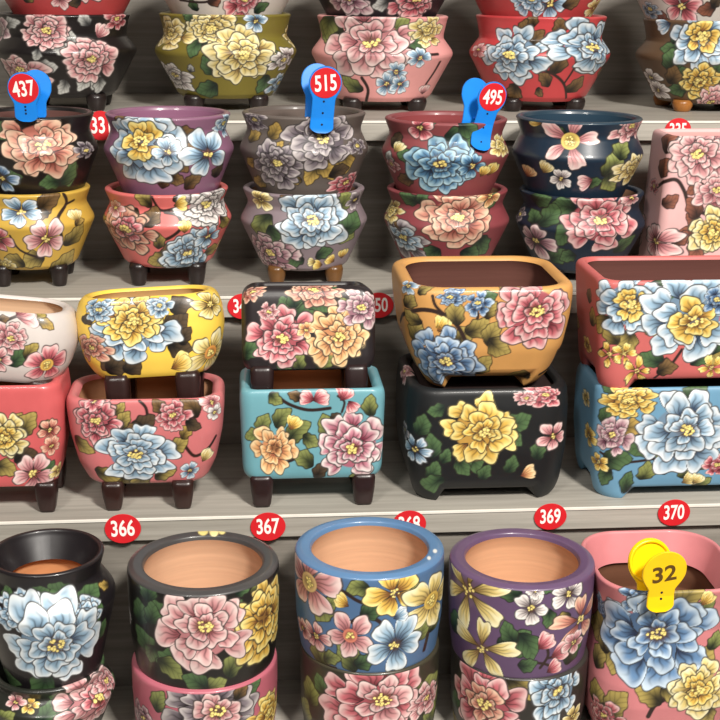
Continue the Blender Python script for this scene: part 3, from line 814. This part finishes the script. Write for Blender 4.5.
# turquoise + black pair
r, z0, zt = box_pot('turquoise rectangular footed pot with white-edged crimson peony, under the black floral box', 311, 70.5, 1.355, .047, 391, 478, .014, [(.90, 0), (.94, .02), (.97, .1), (1.0, .9), (.985, 1.0)], (98, 160, 172),
  [('S', [(276, 394), (288, 404), (308, 410), (330, 408)], 1.7), ('S', [(292, 418), (288, 436), (296, 456), (288, 462)], 1.5), ('S', [(338, 396), (344, 402), (342, 412)], 1.2), ('L', 265, 424, 20, 70, 'G'), ('L', 254, 437, 18, 190, 'G'), ('L', 284, 418, 22, 50, 'G'), ('L', 276, 398, 16, 320, 'G'), ('L', 300, 432, 26, 40, 'G'), ('L', 312, 440, 18, 330, 'G'), ('L', 302, 460, 22, 150, 'G'), ('L', 372, 405, 20, 90, 'G'), ('L', 294, 397, 14, 150, 'B'), ('L', 322, 472, 18, 60, 'K'), ('L', 336, 418, 12, 40, 'K'),
   ('P', 353, 446, 36, 'CW', {'off': (.0, .08), 'sq': .92}), ('P', 275, 450, 22, 'PC', {'sq': 1.1, 'n': 0}), ('B', 320, 398, 10, 20, 'RP'), ('B', 308, 398, 9, 160, 'RP'), ('B', 344, 394, 10, 60, 'RP'), ('B', 352, 406, 8, 300, 'RP'), ('B', 293, 424, 9, 60, 'YE')],
  zshelf=Z_C, legs=(None, .055, .034, .0125, .010, (42, 26, 26)), inner=CH, group=GC, seed=45, floor_depth=.036)
box_pot('black rectangular footed pot crowded with pink and peach peonies, on the turquoise pot', 308, 66, 1.355, .040, 295, 376, .012, [(.93, 0), (.96, .03), (1.0, .12), (1.0, .78), (.985, .90), (.93, .97), (.84, 1.0)], (36, 29, 31),
  [('L', 294, 310, 24, 60, 'D'), ('L', 306, 318, 26, 10, 'D'), ('L', 318, 306, 22, 330, 'D'), ('L', 252, 352, 22, 30, 'D'), ('L', 300, 361, 20, 90, 'G'), ('L', 328, 361, 24, 40, 'G'), ('L', 292, 298, 20, 100, 'D'), ('L', 344, 305, 16, 20, 'G'),
   ('P', 282, 336, 34, 'RP', {'off': (0, .1), 'sq': .88}), ('P', 338, 337, 30, 'PC', {'off': (.05, 0), 'sq': 1.0}), ('P', 361, 308, 22, 'LI'), ('P', 316, 290, 26, 'SM', {'sq': .5}), ('P', 251, 293, 12, 'SM'), ('F', 306, 330, 9, 'PC'), ('P', 268, 312, 10, 'PK')],
  legs=(float(at(308, 376, 1.32)[2])-(zt-.034), .050, .028, .0125, .010, (38, 24, 24)), inner=(60, 44, 40), group=GC, seed=46, wall=.008, floor_depth=.05, soft=.010, tilt=(-.16, 0))

# black + orange pair with moulded feet
sq_low = [(.86, 0), (.90, .03), (.95, .14), (1.0, .45), (1.0, .85), (.97, 1.0)]
sq_up = [(.62, 0), (.68, .03), (.78, .14), (.92, .42), (.98, .70), (1.0, .92), (.99, 1.0)]
YC4 = 1.388
r, z0, zt = box_pot('black square pot with single yellow peony, under the orange pot', 477.5, 78, YC4, .080, 391, 496, .034, sq_low, (20, 22, 24),
  [('L', 436, 409, 18, 200, 'D'), ('L', 420, 424, 22, 70, 'D'), ('L', 430, 446, 24, 90, 'D'), ('L', 432, 470, 20, 60, 'D'), ('L', 432, 482, 24, 190, 'D'), ('L', 518, 420, 26, 20, 'D'), ('L', 512, 440, 22, 330, 'D'), ('L', 510, 464, 18, 70, 'D'), ('L', 464, 466, 20, 300, 'D'), ('L', 486, 474, 18, 70, 'D'), ('L', 540, 450, 20, 80, 'D'), ('L', 444, 456, 16, 60, 'D'),
   ('P', 479, 430, 38, 'YE', {'off': (.12, .06), 'sq': .9}), ('F', 415, 449, 16, 'LB', {'n': 6}), ('F', 553, 436, 15, 'PK'), ('F', 553, 458, 13, 'LB'), ('P', 545, 396, 20, 'RP', {'sq': .55}), ('P', 526, 398, 12, 'PK', {'sq': .6}), ('B', 527, 474, 9, 20, 'PC'), ('F', 405, 430, 9, 'GR'), ('P', 404, 372, 12, 'PK')],
  zshelf=Z_C, feet=(.014, .020), inner=(44, 30, 28), group=GC, seed=47, floor_depth=.007, m=SATIN)
r, z0, zt = box_pot('orange square bowl with blue and rose peonies and empty brown inside, on the black pot', 477.5, 83, YC4, .084, 290, 389, .040, sq_up, (206, 146, 60),
  [('S', [(399, 322), (410, 312), (428, 310), (446, 316), (458, 326), (466, 342)], 2.2), ('S', [(432, 296), (436, 306), (446, 316)], 1.6), ('S', [(558, 350), (552, 364), (540, 374)], 1.8), ('S', [(466, 330), (478, 318), (476, 308)], 1.5), ('L', 418, 332, 24, 80, 'O'), ('L', 408, 300, 16, 60, 'O'), ('L', 458, 312, 24, 90, 'O'), ('L', 477, 326, 24, 30, 'O'), ('L', 494, 334, 24, 70, 'O'), ('L', 500, 346, 24, 330, 'O'), ('L', 484, 368, 24, 60, 'O'), ('L', 514, 376, 24, 200, 'O'), ('L', 488, 300, 20, 30, 'D'), ('L', 412, 316, 18, 150, 'O'), ('L', 425, 290, 14, 40, 'O'), ('L', 492, 310, 18, 60, 'O'), ('B', 442, 326, 10, 60, 'YE'),
   ('P', 533, 314, 39, 'RP', {'off': (.06, -.08), 'sq': .95}), ('P', 445, 361, 36, 'BL', {'off': (.02, .02), 'sq': .84}), ('P', 478, 304, 13, 'BL'), ('P', 452, 297, 15, 'BL', {'sq': .7}), ('F', 408, 286, 10, 'LB'), ('P', 401, 338, 12, 'RP')],
  zbase=zt-.004, feet=(.013, .017), inner=(88, 54, 46), group=GC, seed=48, m=SATIN, wall=.014, floor_depth=.075)

# blue + brick red pair
b_low = [(.90, 0), (.93, .03), (.96, .14), (1.0, .5), (1.0, .9), (.98, 1.0)]
b_up = [(.86, 0), (.89, .03), (.92, .12), (.97, .6), (1.0, .95), (1.0, 1.0)]
YC5 = 1.370
r, z0, zt = box_pot('sky blue rectangular pot with large light blue peony, above sticker 370', 677, 98, YC5, .062, 389, 495, .026, b_low, (92, 146, 178),
  [('S', [(600, 452), (625, 462), (660, 458), (700, 455)], 1.3), ('L', 608, 416, 20, 80, 'D'), ('L', 632, 430, 24, 0, 'Y'), ('L', 618, 462, 28, 10, 'D'), ('L', 606, 440, 14, 60, 'D'), ('L', 628, 481, 18, 70, 'D'), ('L', 644, 472, 22, 70, 'G'), ('L', 661, 464, 22, 110, 'G'), ('L', 683, 470, 22, 90, 'G'), ('L', 700, 459, 22, 60, 'G'), ('L', 606, 478, 18, 240, 'D'), ('L', 702, 482, 18, 30, 'G'), ('B', 688, 480, 9, 30, 'CR'),
   ('P', 628, 401, 27, 'YE', {'sq': .62}), ('P', 683, 432, 46, 'LB', {'off': (.08, -.04), 'sq': .88}), ('P', 613, 437, 19, 'LI', {'sq': 1.0}), ('F', 589, 436, 11, 'YE'), ('F', 598, 462, 10, 'YE'), ('P', 716, 466, 13, 'RP'), ('B', 697, 480, 8, 60, 'CR'), ('F', 586, 398, 9, 'CR')],
  zshelf=Z_C, feet=(.013, .025), inner=(44, 34, 32), group=GC, seed=49, floor_depth=.007, m=SATIN)
r, z0, zt = box_pot('brick red rectangular pot with pale blue yellow-hearted peonies, on the sky blue pot', 677, 97, YC5, .064, 282, 390, .022, b_up, (194, 82, 78),
  [('S', [(654, 378), (672, 364), (682, 350)], 1.4), ('S', [(600, 350), (612, 342), (620, 336)], 1.2), ('L', 613, 332, 24, 120, 'O'), ('L', 626, 342, 24, 250, 'O'), ('L', 652, 358, 24, 160, 'D'), ('L', 664, 296, 26, 70, 'D'), ('L', 592, 316, 18, 80, 'O'), ('L', 590, 296, 14, 80, 'B'), ('L', 668, 310, 18, 30, 'O'), ('L', 668, 370, 20, 20, 'B'), ('L', 714, 344, 20, 80, 'D'), ('L', 660, 280, 16, 0, 'D'), ('L', 700, 362, 18, 20, 'D'),
   ('P', 627, 305, 34, 'LB', {'in': 'YE', 'off': (.1, -.02), 'sq': .92}), ('P', 690, 318, 46, 'LB', {'in': 'YE', 'off': (.1, .08), 'sq': .86}), ('F', 609, 355, 14, 'YE', {'pm': .5}), ('F', 624, 354, 12, 'YE', {'pm': .5}), ('F', 637, 371, 14, 'YE', {'pm': .5}), ('F', 712, 368, 12, 'YE', {'pm': .5}), ('F', 587, 345, 9, 'YE'), ('P', 716, 300, 14, 'BL')],
  zbase=zt-.004, feet=(.014, .024), inner=(92, 56, 50), group=GC, seed=50, m=SATIN, wall=.012, floor_depth=.075)

# ------------------------------------------------------------------ front row
GD = 'stacked pots on the bottom shelf'
YD = 1.198
def drum(label, cx, hw, y_front_top, y_front_bot, base, items, rimcol, z0=None, ztop=None, wall=.016, inner=(206, 162, 128), seed=1, marks=(), m=None, taper=.93, depth=None):
    R = hw*zdepth(cx, 560, YD)/F_PX
    zt = float(at(cx, y_front_top, YD-R)[2]) if ztop is None else ztop
    zb = float(at(cx, y_front_bot, YD-R*taper)[2]) if z0 is None else z0
    DEBUG.append((label[:24], 'R %.3f zb-shelf %.3f H %.3f' % (R, zb-Z_D, zt-zb)))
    prof = [(taper-.02, 0), (taper, .03), (.985, .35), (1.0, .7), (1.0, .97), (.99, 1.0)]
    pot(label, cx, (y_front_top+(y_front_bot or 720))/2, YD, R, R, zb, zt-zb, prof, base, items, rimcol=rimcol, wall=wall, lip=.005, inner=inner, group=GD, seed=seed, marks=marks, m=m, rows=240, cols=440, floor_depth=depth)
    return zb, zt

I_DRUM_K = [('L', 145, 588, 24, 100, 'D'), ('L', 142, 640, 26, 120, 'D'), ('L', 170, 670, 26, 330, 'G'), ('L', 152, 655, 18, 250, 'D'), ('L', 236, 664, 26, 60, 'G'), ('L', 214, 684, 24, 10, 'G'), ('L', 195, 684, 26, 150, 'D'), ('L', 258, 584, 20, 50, 'G'), ('L', 244, 590, 18, 20, 'D'), ('L', 138, 610, 24, 90, 'D'), ('L', 150, 612, 22, 80, 'D'),
   ('P', 263, 622, 34, 'YE', {'sq': 1.2, 'n': 0}), ('P', 203, 630, 49, 'PK', {'off': (.02, -.08), 'sq': .86}), ('P', 129, 610, 10, 'WH')]
zb, zt = drum('black drum-shaped pot with dusty pink and yellow peonies, between stickers 366 and 367', 205.5, 75.5, 596, 692, (26, 24, 22), I_DRUM_K, (66, 64, 64), seed=61, marks=((203, 530, 6, (232, 214, 120)), (214, 532, 5, (240, 226, 150)), (222, 531, 4, (236, 218, 130)), (194, 528, 4, (214, 190, 150))), inner=(204, 162, 130))
drum('rose pink drum-shaped pot with lilac peony, under the black drum pot', 206, 74, 684, None, (178, 82, 100), [('L', 160, 702, 22, 70, 'G'), ('L', 252, 690, 22, 30, 'D'), ('P', 213, 716, 48, 'GR', {'in': 'PK', 'sq': .85}), ('P', 268, 712, 22, 'YE'), ('P', 143, 718, 16, 'LI'), ('L', 240, 690, 18, 60, 'B')], (182, 86, 104), z0=Z_D, ztop=zb+.0012, seed=62)
I_DRUM_B = [('S', [(322, 581), (340, 590), (356, 600), (366, 604)], 1.8), ('S', [(352, 622), (364, 616), (380, 622), (384, 632)], 2.0), ('S', [(424, 650), (428, 632), (426, 618)], 2.0), ('S', [(310, 640), (318, 660), (336, 668)], 1.5), ('L', 320, 609, 26, 250, 'G'), ('L', 330, 602, 16, 30, 'G'), ('L', 358, 590, 22, 190, 'G'), ('L', 371, 608, 24, 40, 'D'), ('L', 346, 656, 30, 120, 'G'), ('L', 320, 652, 24, 100, 'G'), ('L', 364, 660, 20, 30, 'D'), ('L', 421, 630, 22, 50, 'G'), ('L', 434, 622, 16, 60, 'G'), ('L', 414, 592, 18, 60, 'G'), ('L', 332, 660, 18, 20, 'G'),
   ('F', 309, 582, 28, 'PK', {'heart': (228, 190, 120), 'sq': 1.1}), ('F', 394, 593, 28, 'YE', {'sq': .85}), ('F', 432, 600, 28, 'CR', {'heart': (226, 186, 60)}), ('F', 350, 636, 24, 'PK', {'heart': (226, 120, 90)}), ('F', 395, 645, 29, 'LB', {'a': .2}), ('F', 316, 636, 15, 'PK'), ('F', 303, 628, 10, 'PK'), ('B', 343, 602, 9, 150, 'YE'), ('B', 400, 615, 9, 20, 'LB')]
zb, zt = drum('blue drum-shaped pot with white, yellow and pink blossoms, covering sticker 368', 368.5, 74.5, 580, 675, (64, 102, 144), I_DRUM_B, (74, 118, 162), seed=63, marks=((435, 551, 2.6, (226, 226, 220)), (429, 558, 2.4, (230, 230, 222))))
drum('dark olive drum-shaped pot with one broad rose peony, under the blue drum pot', 369, 71, 668, None, (48, 46, 34), [('L', 308, 690, 26, 90, 'G'), ('L', 306, 712, 26, 80, 'G'), ('L', 438, 690, 26, 90, 'G'), ('L', 322, 684, 20, 120, 'D'), ('L', 432, 712, 24, 80, 'G'), ('P', 376, 702, 56, 'RP', {'off': (.1, -.05), 'sq': .74, 'in': 'PK'}), ('P', 426, 700, 18, 'PK')], (60, 56, 42), z0=Z_D, ztop=zb+.0012, seed=64)
I_DRUM_P = [('S', [(540, 668), (548, 656), (546, 645)], 1.5), ('S', [(548, 658), (558, 656)], 1.3), ('S', [(530, 662), (545, 664), (553, 668)], 1.3), ('L', 510, 588, 26, 150, 'D'), ('L', 514, 640, 34, 30, 'D'), ('L', 526, 648, 28, 300, 'D'), ('L', 510, 632, 22, 120, 'D'), ('L', 547, 619, 18, 270, 'D'), ('L', 548, 588, 16, 200, 'D'), ('L', 563, 620, 16, 200, 'O'), ('L', 575, 650, 24, 60, 'D'), ('L', 454, 620, 22, 80, 'D'), ('L', 528, 664, 18, 10, 'D'),
   ('F', 468, 590, 35, 'CR', {'n': 6, 'pm': .36, 'sq': 1.1}), ('F', 482, 648, 34, 'CR', {'n': 5, 'pm': .42, 'sq': .85}), ('F', 531, 609, 18, 'WH'), ('F', 569, 594, 17, 'WH'), ('F', 580, 619, 25, 'SM', {'n': 5, 'pm': .5}), ('F', 535, 589, 10, 'WH'), ('B', 545, 643, 11, 45, 'RP'), ('B', 559, 653, 11, 20, 'RP'), ('B', 553, 668, 9, 30, 'RP'), ('F', 574, 642, 12, 'PK')]
zb, zt = drum('plum purple drum-shaped pot with cream lilies and red buds, below sticker 369', 518, 72.5, 591, 681, (94, 68, 104), I_DRUM_P, (96, 70, 104), seed=65, inner=(206, 158, 122))
drum('dark drum-shaped pot with rose peony and pale blue flower, under the plum drum pot', 517, 69.5, 674, None, (46, 42, 38), [('L', 522, 690, 32, 330, 'O'), ('L', 455, 700, 20, 90, 'D'), ('P', 482, 704, 40, 'RP', {'off': (.05, 0), 'in': 'SM'}), ('P', 557, 692, 28, 'LB', {'sq': 1.1}), ('F', 573, 716, 12, 'CR')], (54, 50, 46), z0=Z_D, ztop=zb+.0012, seed=66)

# black hourglass pair at the lower left
YD1 = 1.195
R1 = 66*zdepth(50, 590, YD1)/F_PX
zr = float(at(50, 552, YD1)[2])
zl_ = float(at(38, 644, YD1-.0)[2])
Hd = .079
PROF_D = [(.64, 0), (.70, .03), (.98, .62), (1.0, .67), (.98, .72), (.82, .84), (.79, .88), (.86, 1.0)]
pot('black hourglass pot with pink peony at the lower left corner, under another black pot', 50, 690, YD1, R1, R1, Z_D+.010, Hd, PROF_D, (36, 38, 32),
  [('L', 60, 700, 24, 150, 'D'), ('L', 105, 660, 20, 60, 'D'), ('L', 45, 712, 24, 60, 'D'), ('P', 92, 700, 34, 'PK', {'in': 'RP', 'off': (.2, .1)}), ('F', 30, 706, 10, 'YE'), ('F', 16, 702, 10, 'PK'), ('P', 106, 682, 15, 'PK'), ('L', 4, 716, 20, 30, 'G')],
  group=GD, seed=71, wall=.008, glazed_in=(.022, .80), rows=240, cols=440, inner=(170, 120, 84), legs=(.010, .035, .035, .012, .010, DARK))
z1 = Z_D+.010+Hd-.013
pot('glossy black hourglass pot with blue-white peony and clay inside, left of sticker 366', 50, 610, YD1, R1, R1, z1, zr-z1, PROF_D, (28, 24, 27),
  [('L', 60, 589, 26, 150, 'D'), ('L', 92, 596, 26, 30, 'D'), ('L', 40, 594, 20, 20, 'D'), ('L', 100, 630, 20, 60, 'D'), ('L', 10, 680, 22, 10, 'D'), ('L', 104, 584, 12, 140, 'Y'),
   ('P', 18, 612, 26, 'LB', {'sq': .9}), ('P', 84, 616, 24, 'LB', {'sq': .8}), ('P', 54, 644, 52, 'LB', {'off': (.04, .04), 'sq': .84})],
  rimcol=(26, 21, 24), group=GD, seed=72, wall=.007, glazed_in=(.025, .76), rows=240, cols=440, inner=(186, 130, 88), legs=(.010, .022, .022, .012, .010, DARK), floor_depth=.050)

# pink rounded-square jar with the yellow clip and its neighbour
YD5 = 1.198
def boxd(label, cx, hw, hd, y_rim, Yc, prof, base, items, **kw):
    A = hw*zdepth(cx, 620, Yc)/F_PX
    zt = float(at(cx, y_rim, Yc-prof[-1][0]*hd)[2])
    DEBUG.append((label[:24], 'A %.3f H %.3f' % (A, zt-Z_D)))
    pot(label, cx, 640, Yc, A, hd, Z_D, zt-Z_D, prof, base, items, group=GD, rows=240, cols=440, **kw)
    return zt
PJ = [(.78, 0), (.84, .02), (.95, .14), (1.0, .30), (.99, .42), (.90, .66), (.88, .74), (.94, .90), (1.0, 1.0)]
ZJ = boxd('dusty pink rounded-square jar with a big blue peony, holding the yellow 32 clip', 653, 71, .074, 594, YD5, PJ, (200, 112, 116),
  [('S', [(648, 716), (656, 704), (676, 696), (690, 694)], 2.4), ('S', [(600, 700), (612, 712), (620, 720)], 2.0), ('L', 648, 697, 28, 150, 'O'), ('L', 674, 690, 26, 330, 'O'), ('L', 706, 660, 30, 60, 'O'), ('L', 714, 640, 18, 60, 'G'), ('L', 600, 656, 24, 80, 'O'), ('L', 612, 660, 26, 280, 'O'), ('L', 618, 706, 30, 60, 'O'), ('L', 704, 606, 24, 60, 'G'), ('L', 640, 604, 20, 20, 'O'), ('L', 606, 640, 22, 100, 'O'), ('L', 594, 690, 22, 90, 'O'),
   ('P', 608, 614, 20, 'BL'), ('P', 640, 600, 20, 'BL'), ('P', 656, 636, 58, 'BL', {'off': (.02, -.04), 'sq': .86}), ('P', 700, 690, 32, 'CR', {'in': 'YE', 'off': (-.05, 0)}), ('P', 604, 716, 18, 'RP'), ('B', 706, 600, 9, 60, 'YE')],
  corner=.045, seed=73, wall=.006, glazed_in=(.030, .86), inner=(96, 62, 44), m=SATIN, floor_depth=.062)
boxd('brown glazed jar barely in view at the right edge beyond the pink jar', 790, 71, .068, 604, YD5, [(.80, 0), (.86, .04), (1.0, .50), (1.0, .62), (.92, .80), (.9, 1.0)], (92, 58, 30),
  [('P', 722, 640, 20, 'CR'), ('L', 716, 630, 14, 80, 'Y'), ('P', 760, 640, 30, 'CR'), ('L', 716, 660, 14, 40, 'B')], corner=None, seed=74, wall=.008, inner=(150, 100, 70))

# ------------------------------------------------------------------ stickers and clips
RED = plain('red_label', (206, 32, 40), .45, .05)
WHITE = plain('white_print', (246, 240, 234), .5, .02)
BLUE = plain('blue_plastic', (24, 128, 222), .30, .05)
YELL = plain('yellow_plastic', (252, 206, 12), .32, .04)
BROWNP = plain('brown_print', (92, 66, 14), .5, .05)
BLACKP = plain('rivet_dark', (16, 22, 44), .4, .05)

def text_mesh(txt, size, sx=.74, bold=.018, extrude=.0002):
    cu = bpy.data.curves.new('number', 'FONT')
    cu.body = txt; cu.size = 1.0; cu.align_x = 'CENTER'; cu.align_y = 'CENTER'; cu.offset = bold; cu.extrude = 0
    cu.resolution_u = 5
    o = bpy.data.objects.new('number_source', cu)
    COL.objects.link(o)
    dg = bpy.context.evaluated_depsgraph_get()
    dg.update()
    me = bpy.data.meshes.new_from_object(o.evaluated_get(dg))
    bpy.data.objects.remove(o); bpy.data.curves.remove(cu)
    n = len(me.vertices); co = np.empty(n*3, np.float32); me.vertices.foreach_get('co', co); co = co.reshape(-1, 3)
    c = (co.min(0)+co.max(0))/2
    h = co[:, 1].max()-co[:, 1].min()
    k = size/h
    out = np.stack([(co[:, 0]-c[0])*k*sx, 0*co[:, 0], (co[:, 1]-c[1])*k], -1).astype(np.float32)
    me.vertices.foreach_set('co', out.ravel())
    me.materials.clear()
    me.name = 'number'
    me.update()
    import bmesh
    bm = bmesh.new(); bm.from_mesh(me)
    r = bmesh.ops.extrude_face_region(bm, geom=bm.faces[:])
    for v in [g for g in r['geom'] if isinstance(g, bmesh.types.BMVert)]:
        v.co.y += extrude
    bmesh.ops.recalc_face_normals(bm, faces=bm.faces)
    for f in bm.faces:
        f.smooth = False
    bm.to_mesh(me); bm.free()
    return me

def outline_mesh(name, pts, th, bev=.0006, bend=None):
    """an outline in x, z given thickness along y (front face at y = -th/2)"""
    import bmesh
    bm = bmesh.new()
    vs = [bm.verts.new((x, -th/2, z)) for x, z in pts]
    f = bm.faces.new(vs)
    r = bmesh.ops.extrude_face_region(bm, geom=[f])
    for v in [g for g in r['geom'] if isinstance(g, bmesh.types.BMVert)]:
        v.co.y += th
    bmesh.ops.recalc_face_normals(bm, faces=bm.faces)
    if bev:
        ed = [e for e in bm.edges if abs(e.verts[0].co.y-e.verts[1].co.y) < 1e-7]
        bmesh.ops.bevel(bm, geom=ed, offset=bev, segments=2, affect='EDGES', profile=.5)
    if bend:
        for it in range(3):
            pass
        for v in bm.verts:
            v.co.y += bend(v.co.z)
    me = bpy.data.meshes.new(name)
    bm.to_mesh(me); bm.free()
    return me

def oval(a, b, n=40):
    return [(a*math.cos(2*PI*k/n), b*math.sin(2*PI*k/n)) for k in range(n)]

def sticker(num, px, py, wpx, hpx, Y, label, rot=0.0, digits=None):
    p = at(px, py, Y)
    k = zdepth(px, py, Y)/F_PX
    a = wpx/2*k; b = hpx/2*k*1.09
    root = empty('price_sticker', (float(p[0]), Y-.0017, float(p[2])))
    root.rotation_euler = (0, rot, 0)
    tag(root, label, 'price sticker', 'red number stickers on the shelf edges')
    link('label_disc', outline_mesh('label_disc', oval(a, b), .0006, .0002), RED, root)
    nm = link('number', text_mesh(num, b*1.12, .68, .02), WHITE, root)
    nm.location = (0, -.00036, b*.04)
SG = 'red oval number sticker'
sticker('366', 123, 528, 36, 29, Y_C, 'red oval sticker numbered 366 on the third shelf edge', -.03)
sticker('367', 268, 526, 35, 28, Y_C, 'red oval sticker numbered 367 on the third shelf edge', -.03)
sticker('368', 409, 523.5, 34, 27, Y_C, 'red oval sticker 368 mostly hidden behind the blue drum pot', -.02)
sticker('369', 550, 516, 33, 26, Y_C, 'red oval sticker numbered 369 on the third shelf edge', -.03)
sticker('370', 673.5, 512, 33, 26, Y_C, 'red oval sticker numbered 370 on the third shelf edge', -.03)
sticker('349', 243, 306, 31, 24, Y_B, 'shadowed red sticker 349 between the yellow pot and black floral box', -.02)
sticker('350', 378, 305, 31, 24, Y_B, 'shadowed red sticker 350 left of the orange bowl', -.02)
sticker('331', 101, 125.5, 27, 27, Y_A, 'red sticker numbered 331 left of the mauve pot rim', -.03)
sticker('335', 677.5, 130, 27, 22, Y_A, 'red sticker 335 half hidden behind the tall pale pink vase', -.02)

def paddle(name, rh, wd, top, tail, th, bend):
    """clothes-peg arm: a round head of radius rh centred at z = top that flares smoothly into a strip of half width wd ending at z = -tail"""
    zs = np.concatenate([np.linspace(-tail, -tail+wd*.5, 8), np.linspace(-tail+wd*.55, top-rh, 14), top-rh*np.cos(np.linspace(.15, PI-.05, 26))])
    rows = []
    for z in zs:
        w = wd*(1-.06*math.sin(min(1, max(0, (z+tail)/(top+tail)))*PI))
        if z < -tail+wd*.5:
            u = (-tail+wd*.5-z)/(wd*.5)
            w *= math.sqrt(max(.02, 1-.9*u*u))
        c = math.sqrt(max(0, rh*rh-(z-top)**2)) if abs(z-top) < rh else 0
        if z > top:
            w = c
        else:
            k = 6.0/rh
            w = math.log(math.exp(k*w)+math.exp(k*c))/k if c > 0 else math.log(math.exp(k*w)+1)/k
            w = min(w, rh)
        w = max(w, .0006)
        t2 = min(th/2, w)
        e = min(.0007, t2*.6)
        y0 = bend(z)
        ring = [(-w+e, -t2), (0, -t2), (w-e, -t2), (w, -t2+e), (w, t2-e), (w-e, t2), (0, t2), (-w+e, t2), (-w, t2-e), (-w, -t2+e)]
        rows.append([(x, y+y0, z) for x, y in ring])
    P = np.array(rows)
    me = grid_mesh(name, P, cap0=(0, bend(-tail), -tail), cap1=(0, bend(zs[-1]), float(zs[-1])))
    me.polygons.foreach_set('use_smooth', np.zeros(len(me.polygons), bool))
    return me

def clip(num, px, py_rim, Y, ztop, rh, wd, top, tail, colm, label, disc=True, rz=0, lean=0.0, roll=0.0, back_dx=0, wallth=.011):
    """px, py_rim: where the clip bites the rim"""
    X = float(at(px, py_rim, Y)[0])
    root = empty('price_clip', (X, Y, ztop))
    root.rotation_euler = (0, roll, rz)
    tag(root, label, 'price clip', 'plastic number clips biting the pot rims')
    th = .0030
    def fbend(z):                                            # the arms splay apart above the bite and the tail curls in under it
        return -(.0035 + .20*max(z, 0)) - .4*max(-z-.010, 0)**2/.02
    def bbend(z):
        return (wallth+.0025 + .20*max(z, 0))
    fa = link('front_arm', paddle('front_arm', rh, wd, top, tail, th, fbend), colm, root)
    ba = link('back_arm', paddle('back_arm', rh, wd, top, min(tail, .02), th, bbend), colm, root)
    ba.location = (back_dx, 0, 0)
    sp = link('spring_bridge', box_mesh('spring_bridge', -wd*.6, wd*.6, -.0035, wallth+.0025, .003, .0065, .0008), colm, root)
    tilt = math.atan(.20)
    def on_front(o, z, out):
        o.location = (0, fbend(z)-th/2-out, z)
        o.rotation_euler = (-tilt*(-1 if z > 0 else 0), 0, 0)
    if disc:
        d = link('label_disc', outline_mesh('label_disc', oval(rh*.93, rh*.93), .0006, .0002), RED, root)
        on_front(d, top, .0004)
        nm = link('number', text_mesh(num, rh*1.0, .68, .02), WHITE, d)
        nm.location = (0, -.00036, 0)
        nm.rotation_euler = (0, -.14, 0)
    else:
        nm = link('number', text_mesh(num, rh*.86, 1.0, .022), BROWNP, root)
        on_front(nm, top-rh*.12, .0003)
        nm.rotation_euler[1] = -.12
        # raised rim of the back arm's round head
        ring = []
        for (r, y) in ((rh*.98, -.0016), (rh*.98, -.0030), (rh*.84, -.0030), (rh*.84, -.0016)):
            ring.append([(r*math.cos(2*PI*k/40), y, r*math.sin(2*PI*k/40)) for k in range(40)])
        ring.append(ring[0])
        rg = link('head_rim', grid_mesh('head_rim', np.array(ring)), colm, ba)
        rg.location = (0, bbend(top), top); rg.rotation_euler = (-tilt, 0, 0)
    zc = top-rh*1.12
    for q in range(3 if disc else 2):
        z = zc-q*(zc+tail-wd*.7)/(2.0 if disc else 1.6)
        rv = link('rivet_hole', outline_mesh('rivet_hole', oval(wd*.09, wd*.09, 14), .0006, .0001), BLACKP, root)
        on_front(rv, z, .0001)
    return root

kb = zdepth(320, 110, YB-.07)/F_PX
def rimz(cx, y, Yc): return float(at(cx, y, Yc)[2])
R3 = 63*zdepth(304, 227, YB)/F_PX*.96
clip('515', 321.5, 115, YB-R3*.97, rimz(304, 112, YB), 16.4*kb, 12.2*kb, 36*kb, 14*kb, BLUE, 'blue plastic clip with red disc 515 on the dark taupe pot', rz=.10, back_dx=-.004, roll=.06)
clip('495', 482.5, 122, YB-R3*.80, rimz(446, 118, YB), 15.4*kb, 11.2*kb, 28*kb, 26*kb, BLUE, 'blue plastic clip with red disc 495 on the maroon pot', rz=.24, back_dx=-.008, roll=.20)
clip('437', 27.5, 116, YB-R3*.97, rimz(33, 113, YB), 15.8*kb, 11.6*kb, 31*kb, 1.5*kb, BLUE, 'blue plastic clip with red disc 437 at the left on a black pot', rz=-.10, back_dx=.005, roll=.02)
ky = zdepth(660, 600, YD5-.074)/F_PX
clip('32', 659, 597, YD5-.0745, ZJ, 22.5*ky, 14.5*ky, 30*ky, 17*ky, YELL, 'yellow plastic clip printed 32 on the rim of the pink jar', disc=False, rz=.06, back_dx=-.006, roll=-.02, wallth=.006)

# ------------------------------------------------------------------ light
w = bpy.data.worlds.new('shop'); scene.world = w; w.use_nodes = True
bg = w.node_tree.nodes['Background']; bg.inputs['Color'].default_value = (1.0, .95, .88, 1); bg.inputs['Strength'].default_value = .07
def area(name, loc, tgt, sx, sy, power, col):
    l = bpy.data.lights.new(name, 'AREA'); l.shape = 'RECTANGLE'; l.size = sx; l.size_y = sy; l.energy = power; l.color = col
    o = bpy.data.objects.new(name, l); COL.objects.link(o)
    o.location = loc
    o.rotation_euler = (Vector(tgt)-Vector(loc)).to_track_quat('-Z', 'Y').to_euler()
    return o
area('shop_light_right', (.80, -.60, 2.80), (.15, 1.5, 1.0), .34, .34, 108, (1.0, .95, .88))
area('shop_light_left', (-.75, -.5, 2.8), (.1, 1.5, 1.0), .34, .34, 26, (1.0, .95, .88))
area('fill_light_front', (.3, -2.0, 2.9), (.1, 1.4, 1.0), 1.2, .5, 13, (1.0, .96, .90))  # weak fill added in front to lift the pots, not a lamp of the shop

scene.view_settings.view_transform = 'Standard'
scene.view_settings.look = 'None'
scene.view_settings.gamma = 1.0
scene.view_settings.use_curve_mapping = False
scene.view_settings.exposure = 0.0
for d in DEBUG:
    print('DBG', d)
